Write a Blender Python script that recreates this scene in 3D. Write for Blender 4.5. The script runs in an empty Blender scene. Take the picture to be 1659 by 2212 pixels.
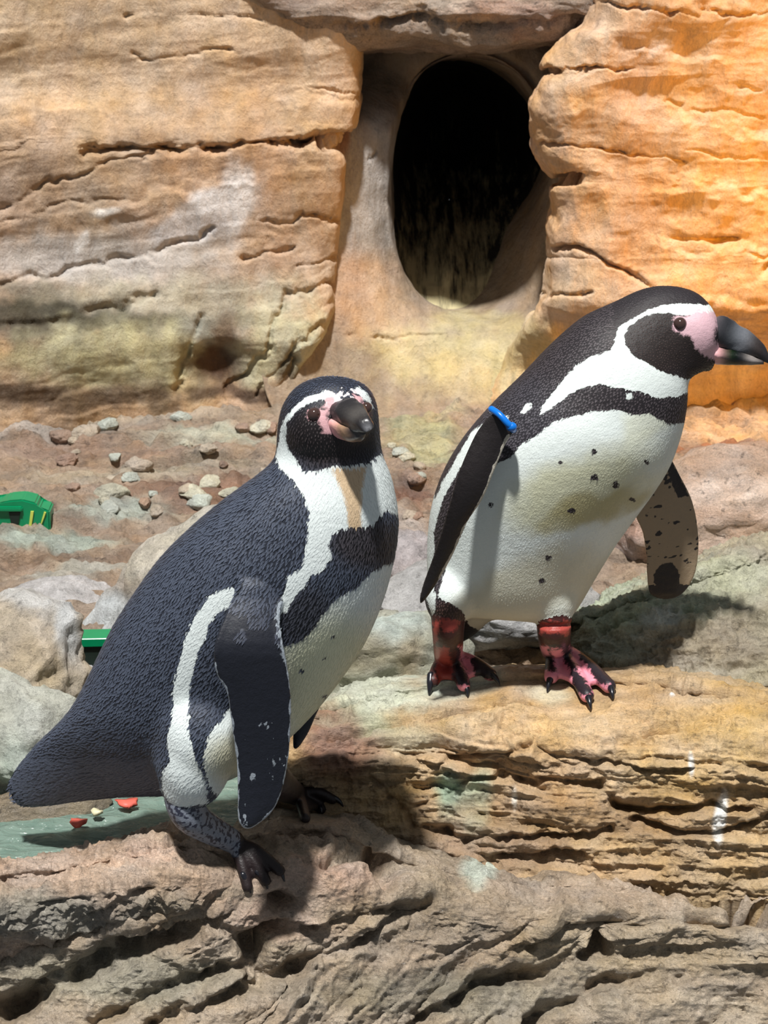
import bpy, bmesh, math, random
import numpy as np
from mathutils import Vector, Matrix
from mathutils.bvhtree import BVHTree

random.seed(7); np.random.seed(7)
SC = bpy.context.scene
COL = SC.collection

# ------------------------------------------------------------------ camera
W, H, F = 1659.0, 2212.0, 4600.0
CAM = np.array([0.0, 0.0, 1.25]); PITCH = math.radians(20)
RT = np.array([1.0, 0, 0]); FW = np.array([0, math.cos(PITCH), -math.sin(PITCH)]); UP = np.array([0, math.sin(PITCH), math.cos(PITCH)])
cd = bpy.data.cameras.new('camera'); cam = bpy.data.objects.new('camera', cd); COL.objects.link(cam)
cam.location = CAM; cam.rotation_euler = (math.pi/2 - PITCH, 0, 0)
cd.sensor_fit = 'VERTICAL'; cd.sensor_height = 36.0; cd.lens = 36.0*F/H
cd.clip_start = 0.05; cd.clip_end = 60
cd.dof.use_dof = True; cd.dof.focus_distance = 2.5; cd.dof.aperture_fstop = 20
SC.camera = cam

# ------------------------------------------------------------------ world, lamps, exposure
wd = bpy.data.worlds.new('world'); SC.world = wd; wd.use_nodes = True
wd.node_tree.nodes['Background'].inputs[0].default_value = (0.86, 0.93, 1.0, 1)
wd.node_tree.nodes['Background'].inputs[1].default_value = 0.21
def lamp(name, kind, loc, target, energy, color, **kw):
    l = bpy.data.lights.new(name, kind); l.energy = energy; l.color = color
    for k, v in kw.items(): setattr(l, k, v)
    o = bpy.data.objects.new(name, l); COL.objects.link(o); o.location = loc
    o.rotation_euler = (Vector(target)-Vector(loc)).to_track_quat('-Z', 'Y').to_euler()
    return o
lamp('ceiling_key_lamp', 'SUN', (-0.45, 1.15, 5.0), (0.0, 3.0, 0.0), 5.9, (1.0, 0.98, 0.95), angle=math.radians(3.0))
lamp('orange_wall_lamp', 'SPOT', (1.08, 3.36, 0.52), (0.80, 3.9, 0.45), 24, (1.0, 0.46, 0.02), spot_size=math.radians(150), spot_blend=1.0, shadow_soft_size=0.08)
vs = SC.view_settings; vs.view_transform = 'Standard'; vs.look = 'None'; vs.gamma = 1.0; vs.exposure = 0.0; vs.use_curve_mapping = False

# ------------------------------------------------------------------ helpers
def P(px, py, d):
    return CAM + d*(FW + (px-W/2)/F*RT + (H/2-py)/F*UP)
def ray(px, py):
    v = FW + (px-W/2)/F*RT + (H/2-py)/F*UP
    return v
def PZ(px, py, z):
    v = ray(px, py); return CAM + v*((z-CAM[2])/v[2])
def PY(px, py, y):
    v = ray(px, py); return CAM + v*((y-CAM[1])/v[1])
def proj(p):
    q = np.asarray(p)-CAM
    d = q@FW
    return W/2 + F*(q@RT)/d, H/2 - F*(q@UP)/d, d
def lin(c):
    c = np.asarray(c, float)/255.0
    return np.where(c <= 0.04045, c/12.92, ((c+0.055)/1.055)**2.4)
def sstep(a, b, x):
    t = np.clip((x-a)/(b-a), 0, 1); return t*t*(3-2*t)
def _hash(ix, iy, iz, seed):
    h = (ix.astype(np.int64)*374761393 + iy.astype(np.int64)*668265263 + iz.astype(np.int64)*2147483647 + seed*974634777) & 0xffffffff
    h = ((h ^ (h >> 13))*1274126177) & 0xffffffff
    h = ((h ^ (h >> 16))*2246822519) & 0xffffffff
    h = h ^ (h >> 15)
    return (h & 0xffff)/32767.5 - 1.0
def vnoise(p, seed=0):
    i = np.floor(p); f = p-i; u = f*f*f*(f*(f*6-15)+10); i = i.astype(np.int64)
    r = 0
    for dx in (0, 1):
        for dy in (0, 1):
            for dz in (0, 1):
                w = (u[:, 0] if dx else 1-u[:, 0])*(u[:, 1] if dy else 1-u[:, 1])*(u[:, 2] if dz else 1-u[:, 2])
                r = r + w*_hash(i[:, 0]+dx, i[:, 1]+dy, i[:, 2]+dz, seed)
    return r
ROT = np.array([[0.0, 0.8, 0.6], [-0.8, 0.36, -0.48], [-0.6, -0.48, 0.64]])
def fbm(p, scale, octv=5, seed=0, gain=0.5, ridged=False):
    p = np.asarray(p, float)*np.asarray(scale); a = 1.0; r = np.zeros(len(p)); t = 0
    for k in range(octv):
        n = vnoise(p, seed+k*17)
        if ridged: n = 1-2*np.abs(n)
        r += a*n; t += a; a *= gain; p = (p@ROT.T)*2.03+11.3
    return r/t
def catmull(pts, n, axis=0):
    pts = np.moveaxis(np.asarray(pts, float), axis, 0); m = len(pts)
    t = np.linspace(0, m-1, n); i = np.clip(np.floor(t).astype(int), 0, m-2); f = t-i
    f = f.reshape((-1,)+(1,)*(pts.ndim-1))
    g = lambda k: pts[np.clip(k, 0, m-1)]
    p0, p1, p2, p3 = g(i-1), g(i), g(i+1), g(i+2)
    p0 = np.where((i == 0).reshape(f.shape), 2*p1-p2, p0); p3 = np.where((i == m-2).reshape(f.shape), 2*p2-p1, p3)
    r = 0.5*((2*p1) + (p2-p0)*f + (2*p0-5*p1+4*p2-p3)*f*f + (-p0+3*p1-3*p2+p3)*f**3)
    return np.moveaxis(r, 0, axis)
def seg_dist(x, y, poly, closed=True):
    poly = np.asarray(poly, float); n = len(poly); d2 = np.full(x.shape, 1e12)
    for k in range(n if closed else n-1):
        a = poly[k]; b = poly[(k+1) % n]; e = b-a; L = max(e@e, 1e-9)
        t = np.clip(((x-a[0])*e[0]+(y-a[1])*e[1])/L, 0, 1)
        d2 = np.minimum(d2, (x-a[0]-t*e[0])**2+(y-a[1]-t*e[1])**2)
    return np.sqrt(d2)
def sdf(x, y, poly):                                   # positive inside, in pixels of the design drawing
    poly = np.asarray(poly, float); n = len(poly); ins = np.zeros(x.shape, bool)
    for k in range(n):
        a = poly[k]; b = poly[(k+1) % n]
        c = ((a[1] > y) != (b[1] > y))
        with np.errstate(divide='ignore', invalid='ignore'):
            xx = (b[0]-a[0])*(y-a[1])/(b[1]-a[1]+1e-12)+a[0]
        ins ^= c & (x < xx)
    return seg_dist(x, y, poly)*np.where(ins, 1, -1)

def setp(o, label=None, cat=None, group=None, kind=None):
    if label: o['label'] = label
    if cat: o['category'] = cat
    if group: o['group'] = group
    if kind: o['kind'] = kind
    return o
def mesh_obj(name, verts, faces, mat=None, parent=None, smooth=True, attrs=None):
    me = bpy.data.meshes.new(name)
    verts = np.asarray(verts, float)
    off = np.array(parent['_o']) if parent is not None and '_o' in parent else np.zeros(3)
    v = verts-off
    if isinstance(faces, np.ndarray):
        k = faces.shape[1]
        me.vertices.add(len(v)); me.vertices.foreach_set('co', v.astype(np.float32).ravel())
        me.loops.add(faces.size); me.loops.foreach_set('vertex_index', faces.astype(np.int32).ravel())
        me.polygons.add(len(faces)); me.polygons.foreach_set('loop_start', np.arange(0, faces.size, k, dtype=np.int32))
        me.update(calc_edges=True); me.validate()
    else:
        me.from_pydata([tuple(q) for q in v], [], faces); me.update()
    if smooth: me.polygons.foreach_set('use_smooth', np.ones(len(me.polygons), bool))
    for an, (ty, data) in (attrs or {}).items():
        a = me.attributes.new(an, ty, 'POINT')
        if ty == 'FLOAT': a.data.foreach_set('value', np.asarray(data, np.float32))
        else: a.data.foreach_set('color', np.column_stack([data, np.ones(len(data))]).astype(np.float32).ravel())
    if mat: me.materials.append(mat)
    o = bpy.data.objects.new(name, me); COL.objects.link(o)
    if parent is not None: o.parent = parent
    return o
def empty(name, loc, **kw):
    o = bpy.data.objects.new(name, None); COL.objects.link(o); o.location = loc; o['_o'] = [float(a) for a in loc]
    o.empty_display_size = 0.05
    return setp(o, **kw)

# ------------------------------------------------------------------ materials
class NT:
    def __init__(s, name):
        s.m = bpy.data.materials.new(name); s.m.use_nodes = True; s.t = s.m.node_tree; s.t.nodes.clear()
        s.out = s.n('ShaderNodeOutputMaterial'); s.b = s.n('ShaderNodeBsdfPrincipled'); s.l(s.b.outputs[0], s.out.inputs[0])
    def n(s, ty, **kw):
        n = s.t.nodes.new(ty)
        for k, v in kw.items():
            if k.startswith('i_'):
                key = k[2:].replace('_', ' ')
                if isinstance(v, bpy.types.NodeSocket): s.l(v, n.inputs[key])
                else: n.inputs[key].default_value = v
            else: setattr(n, k, v)
        return n
    def l(s, a, b): s.t.links.new(a, b)
    def inp(s, k, v):
        if isinstance(v, bpy.types.NodeSocket): s.l(v, s.b.inputs[k])
        else: s.b.inputs[k].default_value = v
    def math(s, op, a, b=None, c=None, clamp=False):
        n = s.t.nodes.new('ShaderNodeMath'); n.operation = op; n.use_clamp = clamp
        for i, v in enumerate((a, b, c)):
            if v is None: continue
            if isinstance(v, bpy.types.NodeSocket): s.l(v, n.inputs[i])
            else: n.inputs[i].default_value = v
        return n.outputs[0]
    def mix(s, f, a, b, bt='MIX'):
        n = s.t.nodes.new('ShaderNodeMix'); n.data_type = 'RGBA'; n.blend_type = bt
        for sk, v in ((n.inputs[0], f), (n.inputs[6], a), (n.inputs[7], b)):
            if isinstance(v, bpy.types.NodeSocket): s.l(v, sk)
            elif isinstance(v, (int, float)): sk.default_value = v
            else: sk.default_value = tuple(v)+(1,) if len(v) == 3 else v
        return n.outputs[2]
    def attr(s, name): return s.n('ShaderNodeAttribute', attribute_name=name)
    def ramp(s, f, stops):
        n = s.t.nodes.new('ShaderNodeValToRGB'); e = n.color_ramp.elements
        while len(e) < len(stops): e.new(0.5)
        for k, (p, c) in enumerate(stops): e[k].position = p; e[k].color = tuple(c)+(1,)
        s.l(f, n.inputs[0]); return n.outputs[0]
    def noise(s, co, scale, detail=4, rough=0.55, dist=0.0):
        n = s.n('ShaderNodeTexNoise'); s.l(co, n.inputs['Vector']); n.inputs['Scale'].default_value = scale
        n.inputs['Detail'].default_value = detail; n.inputs['Roughness'].default_value = rough; n.inputs['Distortion'].default_value = dist
        return n.outputs['Fac']
    def geo(s, sc=(1, 1, 1), rot=(0, 0, 0)):
        g = s.n('ShaderNodeNewGeometry'); m = s.n('ShaderNodeMapping'); s.l(g.outputs['Position'], m.inputs[0])
        m.inputs['Scale'].default_value = sc; m.inputs['Rotation'].default_value = rot
        return m.outputs[0]
    def bump(s, h, strength, dist, prev=None):
        n = s.n('ShaderNodeBump'); n.inputs['Strength'].default_value = strength; n.inputs['Distance'].default_value = dist
        s.l(h, n.inputs['Height'])
        if prev is not None: s.l(prev, n.inputs['Normal'])
        return n.outputs[0]

def rock_mat(name, rough=0.5, spec=0.5, scale=38, streak=(1, 1, 1), rot=(0, 0, 0), contrast=1.0, bump=1.0, bdist=0.012, grain=330, gamp=0.5, pits=0.5, coat=0.0, sat=1.0, gain=1.2):
    t = NT(name); co = t.geo(streak, rot); g = t.geo()
    tint = t.attr('tint').outputs['Color']
    fr = t.noise(co, scale, 9, 0.68, 0.35); gn = t.noise(g, grain, 5, 0.7); bg = t.noise(co, 7, 5, 0.6, 0.5)
    k = t.math('MULTIPLY_ADD', t.math('SUBTRACT', fr, 0.5), 1.7*contrast, 1.0)
    k = t.math('MULTIPLY_ADD', t.math('SUBTRACT', gn, 0.5), 1.5*gamp, k)
    k = t.math('MULTIPLY_ADD', t.math('SUBTRACT', bg, 0.5), 0.9*contrast, k)
    pit = t.math('MULTIPLY_ADD', t.noise(g, scale*2.2, 6, 0.7), 9.0, -2.9, clamp=True)          # dark pits put into the colour
    k = t.math('MULTIPLY', k, t.math('MULTIPLY_ADD', pit, pits, 1.0-pits))
    k = t.math('MULTIPLY', t.math('MAXIMUM', k, 0.08), gain)
    h = t.n('ShaderNodeHueSaturation'); t.l(tint, h.inputs['Color']); t.l(k, h.inputs['Value'])
    t.l(t.math('MULTIPLY_ADD', t.noise(g, 16, 5), 0.9*sat, 0.5*sat), h.inputs['Saturation'])
    t.l(t.math('MULTIPLY_ADD', t.noise(co, 8, 3), 0.03, 0.485), h.inputs['Hue'])
    t.inp('Base Color', h.outputs[0])
    t.inp('Roughness', t.math('MULTIPLY_ADD', t.noise(g, 34, 5, 0.65), 0.8, rough-0.4, clamp=True)); t.inp('Specular IOR Level', spec)
    if coat: t.inp('Coat Weight', coat); t.inp('Coat Roughness', 0.14)
    b = t.bump(fr, bump, bdist); b = t.bump(gn, bump*0.8, bdist*0.22, b); t.inp('Normal', b)
    if coat: t.inp('Coat Normal', b)
    return t.m
M_WALL = rock_mat('dry_rock_wall', 0.8, 0.25, 30, (1, 1, 0.4), contrast=0.55, bump=0.8, bdist=0.012, grain=170, gamp=0.4, pits=0.25, sat=0.84, gain=1.08)
M_WET = rock_mat('wet_brown_rock', 0.42, 0.55, 40, (0.5, 1, 1), (0, 0, 0.45), 0.85, 1.0, 0.018, 300, 0.9, 0.6, coat=0.5, sat=0.78, gain=1.65)
M_LEDGE = rock_mat('damp_ochre_rock', 0.5, 0.5, 40, (0.45, 0.8, 1.5), (0, 0, 0.1), 0.8, 0.9, 0.014, 320, 0.6, 0.45, coat=0.25, sat=0.9, gain=1.35)
M_PALE = rock_mat('pale_grey_rock', 0.55, 0.4, 40, contrast=0.85, bump=1.0, bdist=0.015, grain=300, gamp=0.5, pits=0.45, sat=0.85, gain=1.35)
M_FLOOR = rock_mat('wet_floor_rock', 0.45, 0.5, 24, (0.6, 1.2, 1), contrast=1.1, bump=1.0, bdist=0.02, grain=180, gamp=0.5, pits=0.5, sat=0.9, gain=1.4)

def plain(name, rgb, rough=0.5, spec=0.5, noise=0.0, nscale=60, **kw):
    t = NT(name); c = lin(rgb)
    if noise:
        f = t.noise(t.geo(), nscale, 4)
        t.inp('Base Color', t.mix(f, tuple(c*(1-noise)), tuple(np.clip(c*(1+noise), 0, 1))))
        t.inp('Normal', t.bump(f, 0.3, 0.001))
    else: t.inp('Base Color', tuple(c)+(1,))
    t.inp('Roughness', rough); t.inp('Specular IOR Level', spec)
    for k, v in kw.items(): t.inp(k.replace('_', ' '), v)
    return t.m
M_EYE = plain('dark_eye', (8, 6, 6), 0.06, 0.8, Coat_Weight=1.0)
M_IRIS = plain('brown_iris', (62, 44, 40), 0.12, 0.7)
M_LID = plain('pink_eyelid', (176, 140, 142), 0.5, 0.4, 0.2, 200)
M_CLAW = plain('black_claw', (26, 26, 32), 0.25, 0.6, 0.2)
M_BAND = plain('blue_plastic_band', (8, 110, 205), 0.3, 0.5, 0.08)
M_GREEN = plain('green_plastic', (0, 128, 82), 0.3, 0.5, 0.18, 30)
M_GREEN_D = plain('dark_slot', (28, 40, 34), 0.5, 0.3, 0.2)
M_STRIPE = plain('yellow_green_stripe', (190, 200, 90), 0.4, 0.4, 0.2)  # yellow-green stripes on the tub front
M_RED = plain('coral_red_leaf', (205, 95, 80), 0.5, 0.4, 0.35, 120)
M_CREAM = plain('cream_pebble', (205, 200, 165), 0.5, 0.4, 0.2, 150)

def plumage_mat():
    t = NT('penguin_plumage'); co = t.geo()
    w = t.attr('m_white').outputs['Fac']; pk = t.attr('m_pink').outputs['Fac']; tip = t.attr('tip').outputs['Fac']
    dark = t.attr('dark').outputs['Color']; light = t.attr('light').outputs['Color']; pink = t.attr('pinkc').outputs['Color']
    gl = t.attr('gloss').outputs['Fac']
    n1 = t.math('SUBTRACT', t.noise(co, 190, 3, 0.6), 0.5)
    wf = t.math('MULTIPLY_ADD', t.math('MULTIPLY_ADD', n1, 0.006, w), 900.0, 0.5, clamp=True)
    pf = t.math('MULTIPLY_ADD', t.math('MULTIPLY_ADD', n1, 0.014, pk), 260.0, 0.5, clamp=True)
    f2 = t.noise(co, 420, 3, 0.6)
    dk = t.mix(t.math('MULTIPLY', f2, 0.55), dark, t.mix(1.0, dark, (2.2, 2.3, 2.5), 'MULTIPLY'))
    dk = t.mix(t.math('MULTIPLY', tip, 0.75), dk, t.mix(1.0, dark, (8.5, 8.8, 8.6), 'MULTIPLY'))  # grey-blue feather tips, brightened to paint highlights into the dark plumage
    lt = t.mix(t.math('MULTIPLY', f2, 0.35), light, t.mix(1.0, light, (0.72, 0.74, 0.76), 'MULTIPLY'))
    c = t.mix(wf, dk, lt); c = t.mix(pf, c, t.mix(f2, pink, t.mix(1.0, pink, (1.25, 1.1, 1.1), 'MULTIPLY')))
    t.inp('Base Color', c)
    t.inp('Roughness', t.math('MULTIPLY_ADD', gl, -0.35, 0.68)); t.inp('Specular IOR Level', 0.35)
    b = t.bump(t.noise(co, 520, 3, 0.6), 0.35, 0.0012); b = t.bump(t.noise(co, 120, 2), 0.25, 0.003, b); t.inp('Normal', b)
    return t.m
M_PLUM = plumage_mat()
def beak_mat():
    t = NT('beak_horn'); a = t.attr('tint').outputs['Color']; f = t.noise(t.geo(), 300, 4, 0.6)
    t.inp('Base Color', t.mix(f, a, t.mix(1.0, a, (1.7, 1.6, 1.55), 'MULTIPLY'))); t.inp('Roughness', 0.3); t.inp('Specular IOR Level', 0.55)
    t.inp('Normal', t.bump(f, 0.3, 0.0015)); return t.m
M_BEAK = beak_mat()
def water_mat():
    t = NT('shallow_green_water'); co = t.geo((1, 2.2, 1))
    f = t.noise(co, 26, 4, 0.6, 0.8)
    t.inp('Base Color', t.mix(f, tuple(lin((96, 128, 116))), tuple(lin((168, 190, 176))))); t.inp('Transmission Weight', 0.45); t.inp('IOR', 1.33)  # pale ripple highlights mixed into the water colour
    t.inp('Roughness', 0.08); t.inp('Normal', t.bump(f, 0.8, 0.012)); return t.m
M_WATER = water_mat()

# ------------------------------------------------------------------ rock builders
def tint_map(px, py, pos, base, blobs, seed=0, wob=30):
    c = np.tile(lin(base), (len(px), 1))
    n1 = fbm(pos, 7, 4, seed+5); n2 = fbm(pos, 7, 4, seed+6); n3 = fbm(pos, 28, 3, seed+7)
    for (bx, by, rx, ry, col, a) in blobs:
        d = np.sqrt(((px+n1*wob*2-bx)/rx)**2 + ((py+n2*wob*2-by)/ry)**2)
        k = a*sstep(1.25, 0.45, d+n3*0.35)
        c = c*(1-k[:, None]) + lin(col)*k[:, None]
    return c
def crack_disp(px, py, pos, cracks, seed=3):
    out = np.zeros(len(px))
    if not cracks: return out
    wx = fbm(pos, 16, 5, seed, .6)*26; wy = fbm(pos, 16, 5, seed+1, .6)*26; md = fbm(pos, 22, 3, seed+2)
    for poly, wdt, dep in cracks:
        d = seg_dist(px+wx, py+wy, poly, False)
        w_ = wdt*(1+.7*md)
        out -= dep*np.clip(.75+1.3*md, .1, 1.6)*np.exp(-(d/np.maximum(w_, 1.5))**2)
    return out
def sheet(name, ctrl, nu, nv, base, blobs, mat, layers, cracks=(), seed=0, skirt=(0, 0, -0.25), wob=30, strata=(), smooth=True, post=None, calm=()):
    g = catmull(catmull(np.asarray(ctrl, float), nv, 0), nu, 1)
    du = np.gradient(g, axis=1); dv = np.gradient(g, axis=0)
    n = np.cross(dv, du); n /= np.linalg.norm(n, axis=2, keepdims=True)+1e-12
    pos = g.reshape(-1, 3); n = n.reshape(-1, 3)
    view = pos-CAM
    n *= np.where(np.median(np.einsum('ij,ij->i', n, view)) > 0, -1, 1)
    px, py, _ = proj(pos)
    h = np.zeros(len(pos))
    for (amp, sc, octv, ridged) in layers:
        q = pos
        h += amp*fbm(q, sc, octv, seed+int(abs(np.sum(sc))*10) % 991, 0.5, ridged)
    for (dr, freq, amp, warp) in strata:              # stepped layers: slow rise, sharp drop
        q = (pos@np.array(dr))*freq + warp*fbm(pos, 5, 4, seed+3) + .25*fbm(pos, 30, 3, seed+4)
        fr = q-np.floor(q); lay = _hash(np.floor(q).astype(np.int64), np.zeros(len(q), np.int64), np.zeros(len(q), np.int64), seed)
        patch = np.clip(.55+1.2*fbm(pos, 7, 3, seed+8), 0, 1.3)
        h += amp*(.6+.4*lay)*patch*(np.where(fr < .82, fr/.82, (1-fr)/.18)-.5)
    h += crack_disp(px, py, pos, cracks, seed)
    if post is not None: h += post(px, py, pos)
    for bx, by, rx, ry in calm: h *= 1-.9*np.exp(-(((px-bx)/rx)**2+((py-by)/ry)**2)**2)
    new = pos + n*h[:, None]
    col = tint_map(px, py, pos, base, blobs, seed, wob)
    idx = np.arange(nu*nv).reshape(nv, nu)
    f = np.stack([idx[:-1, :-1], idx[1:, :-1], idx[1:, 1:], idx[:-1, 1:]], -1).reshape(-1, 4)
    # skirt gives the rock its body below / behind
    loop = np.concatenate([idx[0, :], idx[1:, -1], idx[-1, -2::-1], idx[-2:0:-1, 0]])
    sk = new[loop]+np.array(skirt); s0 = len(new); m = len(loop)
    f2 = np.stack([loop, np.roll(loop, -1), s0+np.roll(np.arange(m), -1), s0+np.arange(m)], -1)
    return mesh_obj(name, np.vstack([new, sk]), np.vstack([f, f2]), mat, None, smooth, {'tint': ('FLOAT_COLOR', np.vstack([col, col[loop]]))})
_ico = {}
def ico(sub):
    if sub not in _ico:
        bm = bmesh.new(); bmesh.ops.create_icosphere(bm, subdivisions=sub, radius=1)
        _ico[sub] = (np.array([v.co[:] for v in bm.verts]), np.array([[v.index for v in f.verts] for f in bm.faces])); bm.free()
    return _ico[sub]
def boulder(name, c, r, rotz, base, blobs, mat, seed, sub=5, cuts=7, amp=0.10, fs=1.0, flat=0.0, tilt=(0, 0), cracks=()):
    v, f = ico(sub); v = v.copy(); rs = np.random.RandomState(seed)
    for k in range(cuts):
        d = rs.normal(size=3); d /= np.linalg.norm(d); o = rs.uniform(0.62, 0.86)
        s = v@d; v -= np.maximum(s-o, 0)[:, None]*d*0.9
    v = v*np.array(r)
    cz, sz = math.cos(rotz), math.sin(rotz); R = np.array([[cz, -sz, 0], [sz, cz, 0], [0, 0, 1]])
    ty, tx = tilt; Ry = np.array([[math.cos(ty), 0, math.sin(ty)], [0, 1, 0], [-math.sin(ty), 0, math.cos(ty)]]); Rx = np.array([[1, 0, 0], [0, math.cos(tx), -math.sin(tx)], [0, math.sin(tx), math.cos(tx)]])
    v = v@(R@Ry@Rx).T
    n = v/np.linalg.norm(v, axis=1, keepdims=True); m = min(r)
    pos = v+np.asarray(c)
    h = m*amp*fbm(pos, 1.1/m*fs, 6, seed, 0.58) + m*amp*0.6*fbm(pos, 3.0/m*fs, 5, seed+9, 0.55, True)
    px, py, _ = proj(pos)
    h += crack_disp(px, py, pos, cracks, seed)
    pos = pos+n*h[:, None]; px, py, _ = proj(pos)
    return mesh_obj(name, pos, f, mat, None, True, {'tint': ('FLOAT_COLOR', tint_map(px, py, pos, base, blobs, seed))})

# ================================================================== THE SETTING
# ---- left wall mass
rows = []
TEAR = [(-260, 770), (-60, 765), (90, 768), (170, 772), (240, 768), (290, 752), (318, 716), (345, 738), (430, 735), (540, 728), (640, 722), (740, 690), (830, 640), (910, 600), (990, 580)]
for py, e in TEAR:
    lean = 4.0
    lo = 0.0
    if py > 560: lo = -0.07*sstep(560, 760, py)
    Y = lean+lo+.05*sstep(330, 150, py)+.03*sstep(100, -200, py)
    r = [PY(-1000, py, Y-0.16), PY(-500, py, Y-0.13), PY(-220, py, Y-0.10), PY(0, py, Y-0.06), PY(220, py, Y-0.02), PY(430, py, Y), PY(e-110, py, Y+0.015), PY(e-35, py, Y+0.02), PY(e, py, Y+0.05), PY(e+2, py, Y+0.16), PY(e-20, py, Y+0.42)]
    rows.append(r)
wl_blobs = [(250, 80, 500, 190, (205, 172, 132), .8), (620, 180, 190, 130, (196, 156, 106), .8), (250, 250, 320, 90, (196, 158, 112), .7), (60, 400, 240, 70, (158, 132, 106), .8),
            (300, 330, 330, 40, (160, 128, 92), .6), (560, 400, 230, 110, (186, 142, 96), .9), (420, 480, 260, 60, (176, 146, 118), .8), (240, 545, 360, 75, (184, 174, 164), 1.0), (630, 540, 120, 60, (176, 140, 104), .8),
            (330, 640, 380, 70, (172, 162, 138), .95), (90, 690, 280, 75, (62, 58, 42), .95), (330, 690, 130, 40, (78, 72, 52), .9), (60, 610, 120, 24, (120, 112, 92), .7), (300, 770, 330, 100, (176, 168, 124), .95), (480, 700, 90, 50, (150, 148, 134), .8), (480, 790, 85, 80, (84, 60, 40), 1.0), (490, 700, 40, 50, (110, 84, 58), .8), (620, 740, 120, 110, (180, 172, 134), .95),
            (470, 455, 75, 40, (214, 208, 204), .95), (500, 440, 45, 80, (214, 206, 200), .85), (420, 490, 90, 30, (200, 192, 188), .8), (215, 450, 40, 12, (222, 216, 208), .9), (180, 495, 16, 22, (226, 222, 216), .9), (700, 120, 50, 80, (206, 180, 146), .6), (130, 860, 300, 30, (104, 82, 58), .9), (560, 862, 220, 22, (84, 62, 42), .9), (625, 800, 26, 60, (80, 64, 42), .8)]  # long dark bands at the foot paint shade along the wall base
wl_cr = [([(180, 330), (330, 322), (480, 312), (620, 306), (740, 296)], 7, .030), ([(580, 310), (760, 300)], 9, .05), ([(0, 455), (90, 400), (200, 360), (330, 335)], 5, .012), ([(0, 480), (130, 440), (260, 425)], 4, .006),
         ([(290, 122), (400, 118), (500, 112)], 4, .010), ([(270, 32), (420, 28), (560, 40)], 4, .008), ([(540, 480), (640, 470), (730, 478)], 4, .010), ([(520, 555), (570, 545), (630, 530)], 4, .012), ([(640, 580), (728, 562)], 4, .009),
         ([(500, 860), (560, 780), (630, 640)], 6, .014), ([(560, 850), (640, 740), (700, 700)], 5, .010), ([(0, 620), (150, 580), (300, 540), (460, 500)], 5, .008), ([(0, 700), (150, 690), (330, 650)], 9, .014), ([(640, 645), (725, 618)], 6, .016), ([(670, 200), (768, 198)], 3, .006), ([(380, 840), (400, 760), (440, 680)], 7, .012), ([(615, 860), (640, 780)], 12, .02)]
def wl_post(px, py, pos):
    k = np.exp(-(((px-470)/70)**2+((py-790)/75)**2)); return -0.05*k - 0.035*sstep(860, 900, py)*0
wl = sheet('wall_left', rows, 500, 460, (190, 154, 112), wl_blobs, M_WALL, [(.024, (2.2, 2.2, 3.5), 4, False), (.003, (5, 5, 16), 4, True), (.005, (24, 24, 12), 3, False)], wl_cr, 11, (0, .35, 0), 26, post=wl_post, strata=[((-.12, 0, 1), 8, .007, .5), ((-.15, 0, 1), 26, .0025, .6)])
setp(wl, 'tan carved rock wall with horizontal cracks and white droppings, left of the burrow', 'rock wall', kind='structure')
# ---- right wall mass
rows = []
EDGE = [(-260, 1330), (-60, 1305), (40, 1278), (90, 1225), (140, 1178), (160, 1182), (200, 1158), (270, 1144), (330, 1160), (372, 1190), (392, 1204), (405, 1190), (470, 1198), (540, 1202), (556, 1210), (575, 1194), (650, 1184), (700, 1150), (780, 1080), (910, 1010), (990, 1000)]
for py, e in EDGE:
    bul = 3.86 if py < 560 else 3.86-0.03*sstep(560, 800, py)
    if py > 650: bul += 0.13*sstep(650, 760, py)
    rows.append([PY(e+30, py, bul+.50), PY(e+2, py, bul+.22), PY(e, py, bul+.07), PY(e+28, py, bul+.015), PY(e+110, py, bul-.01), PY(max(1450, e+200), py, bul-.0), PY(1659, py, bul+.04), PY(1950, py, bul+.12), PY(2500, py, bul+.2)])
wr_blobs = [(1300, 250, 200, 420, (206, 158, 104), .6), (1600, 300, 200, 600, (214, 164, 96), .6), (1260, 570, 90, 50, (196, 164, 130), .8), (1270, 640, 120, 80, (200, 170, 132), .8), (1330, 60, 150, 50, (200, 164, 128), .7), (1150, 780, 160, 90, (196, 176, 118), .8), (1500, 800, 200, 90, (214, 176, 110), .5)]
wr_cr = [([(1150, 150), (1260, 160), (1300, 148), (1370, 147)], 4, .016), ([(1150, 162), (1230, 160)], 6, .02), ([(1165, 318), (1300, 318), (1400, 338), (1480, 350)], 3.5, .012), ([(1180, 388), (1250, 388)], 8, .04), ([(1440, 225), (1540, 235), (1640, 258)], 4, .007), ([(1600, 195), (1640, 192)], 5, .012), ([(1490, 320), (1659, 345)], 3.5, .005),
         ([(1205, 535), (1280, 545), (1340, 580), (1420, 615)], 5, .018), ([(1450, 508), (1560, 520), (1600, 522)], 4, .010), ([(1545, 522), (1595, 522)], 6, .012), ([(1615, 610), (1670, 560)], 5, .014), ([(1280, 12), (1480, 28), (1659, 22)], 4, .014), ([(1190, 640), (1280, 630)], 4, .010), ([(1610, 545), (1659, 555)], 4, .01)]
wr = sheet('wall_right', rows, 380, 460, (208, 158, 100), wr_blobs, M_WALL, [(.022, (2.5, 2.5, 3.5), 4, False), (.007, (6, 6, 14), 4, True), (.005, (26, 26, 14), 3, False)], wr_cr, 23, (0, .35, 0), 26, strata=[((.12, 0, 1), 9, .012, .5)])
setp(wr, 'amber-lit bulging rock wall to the right of the burrow', 'rock wall', kind='structure')
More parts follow.
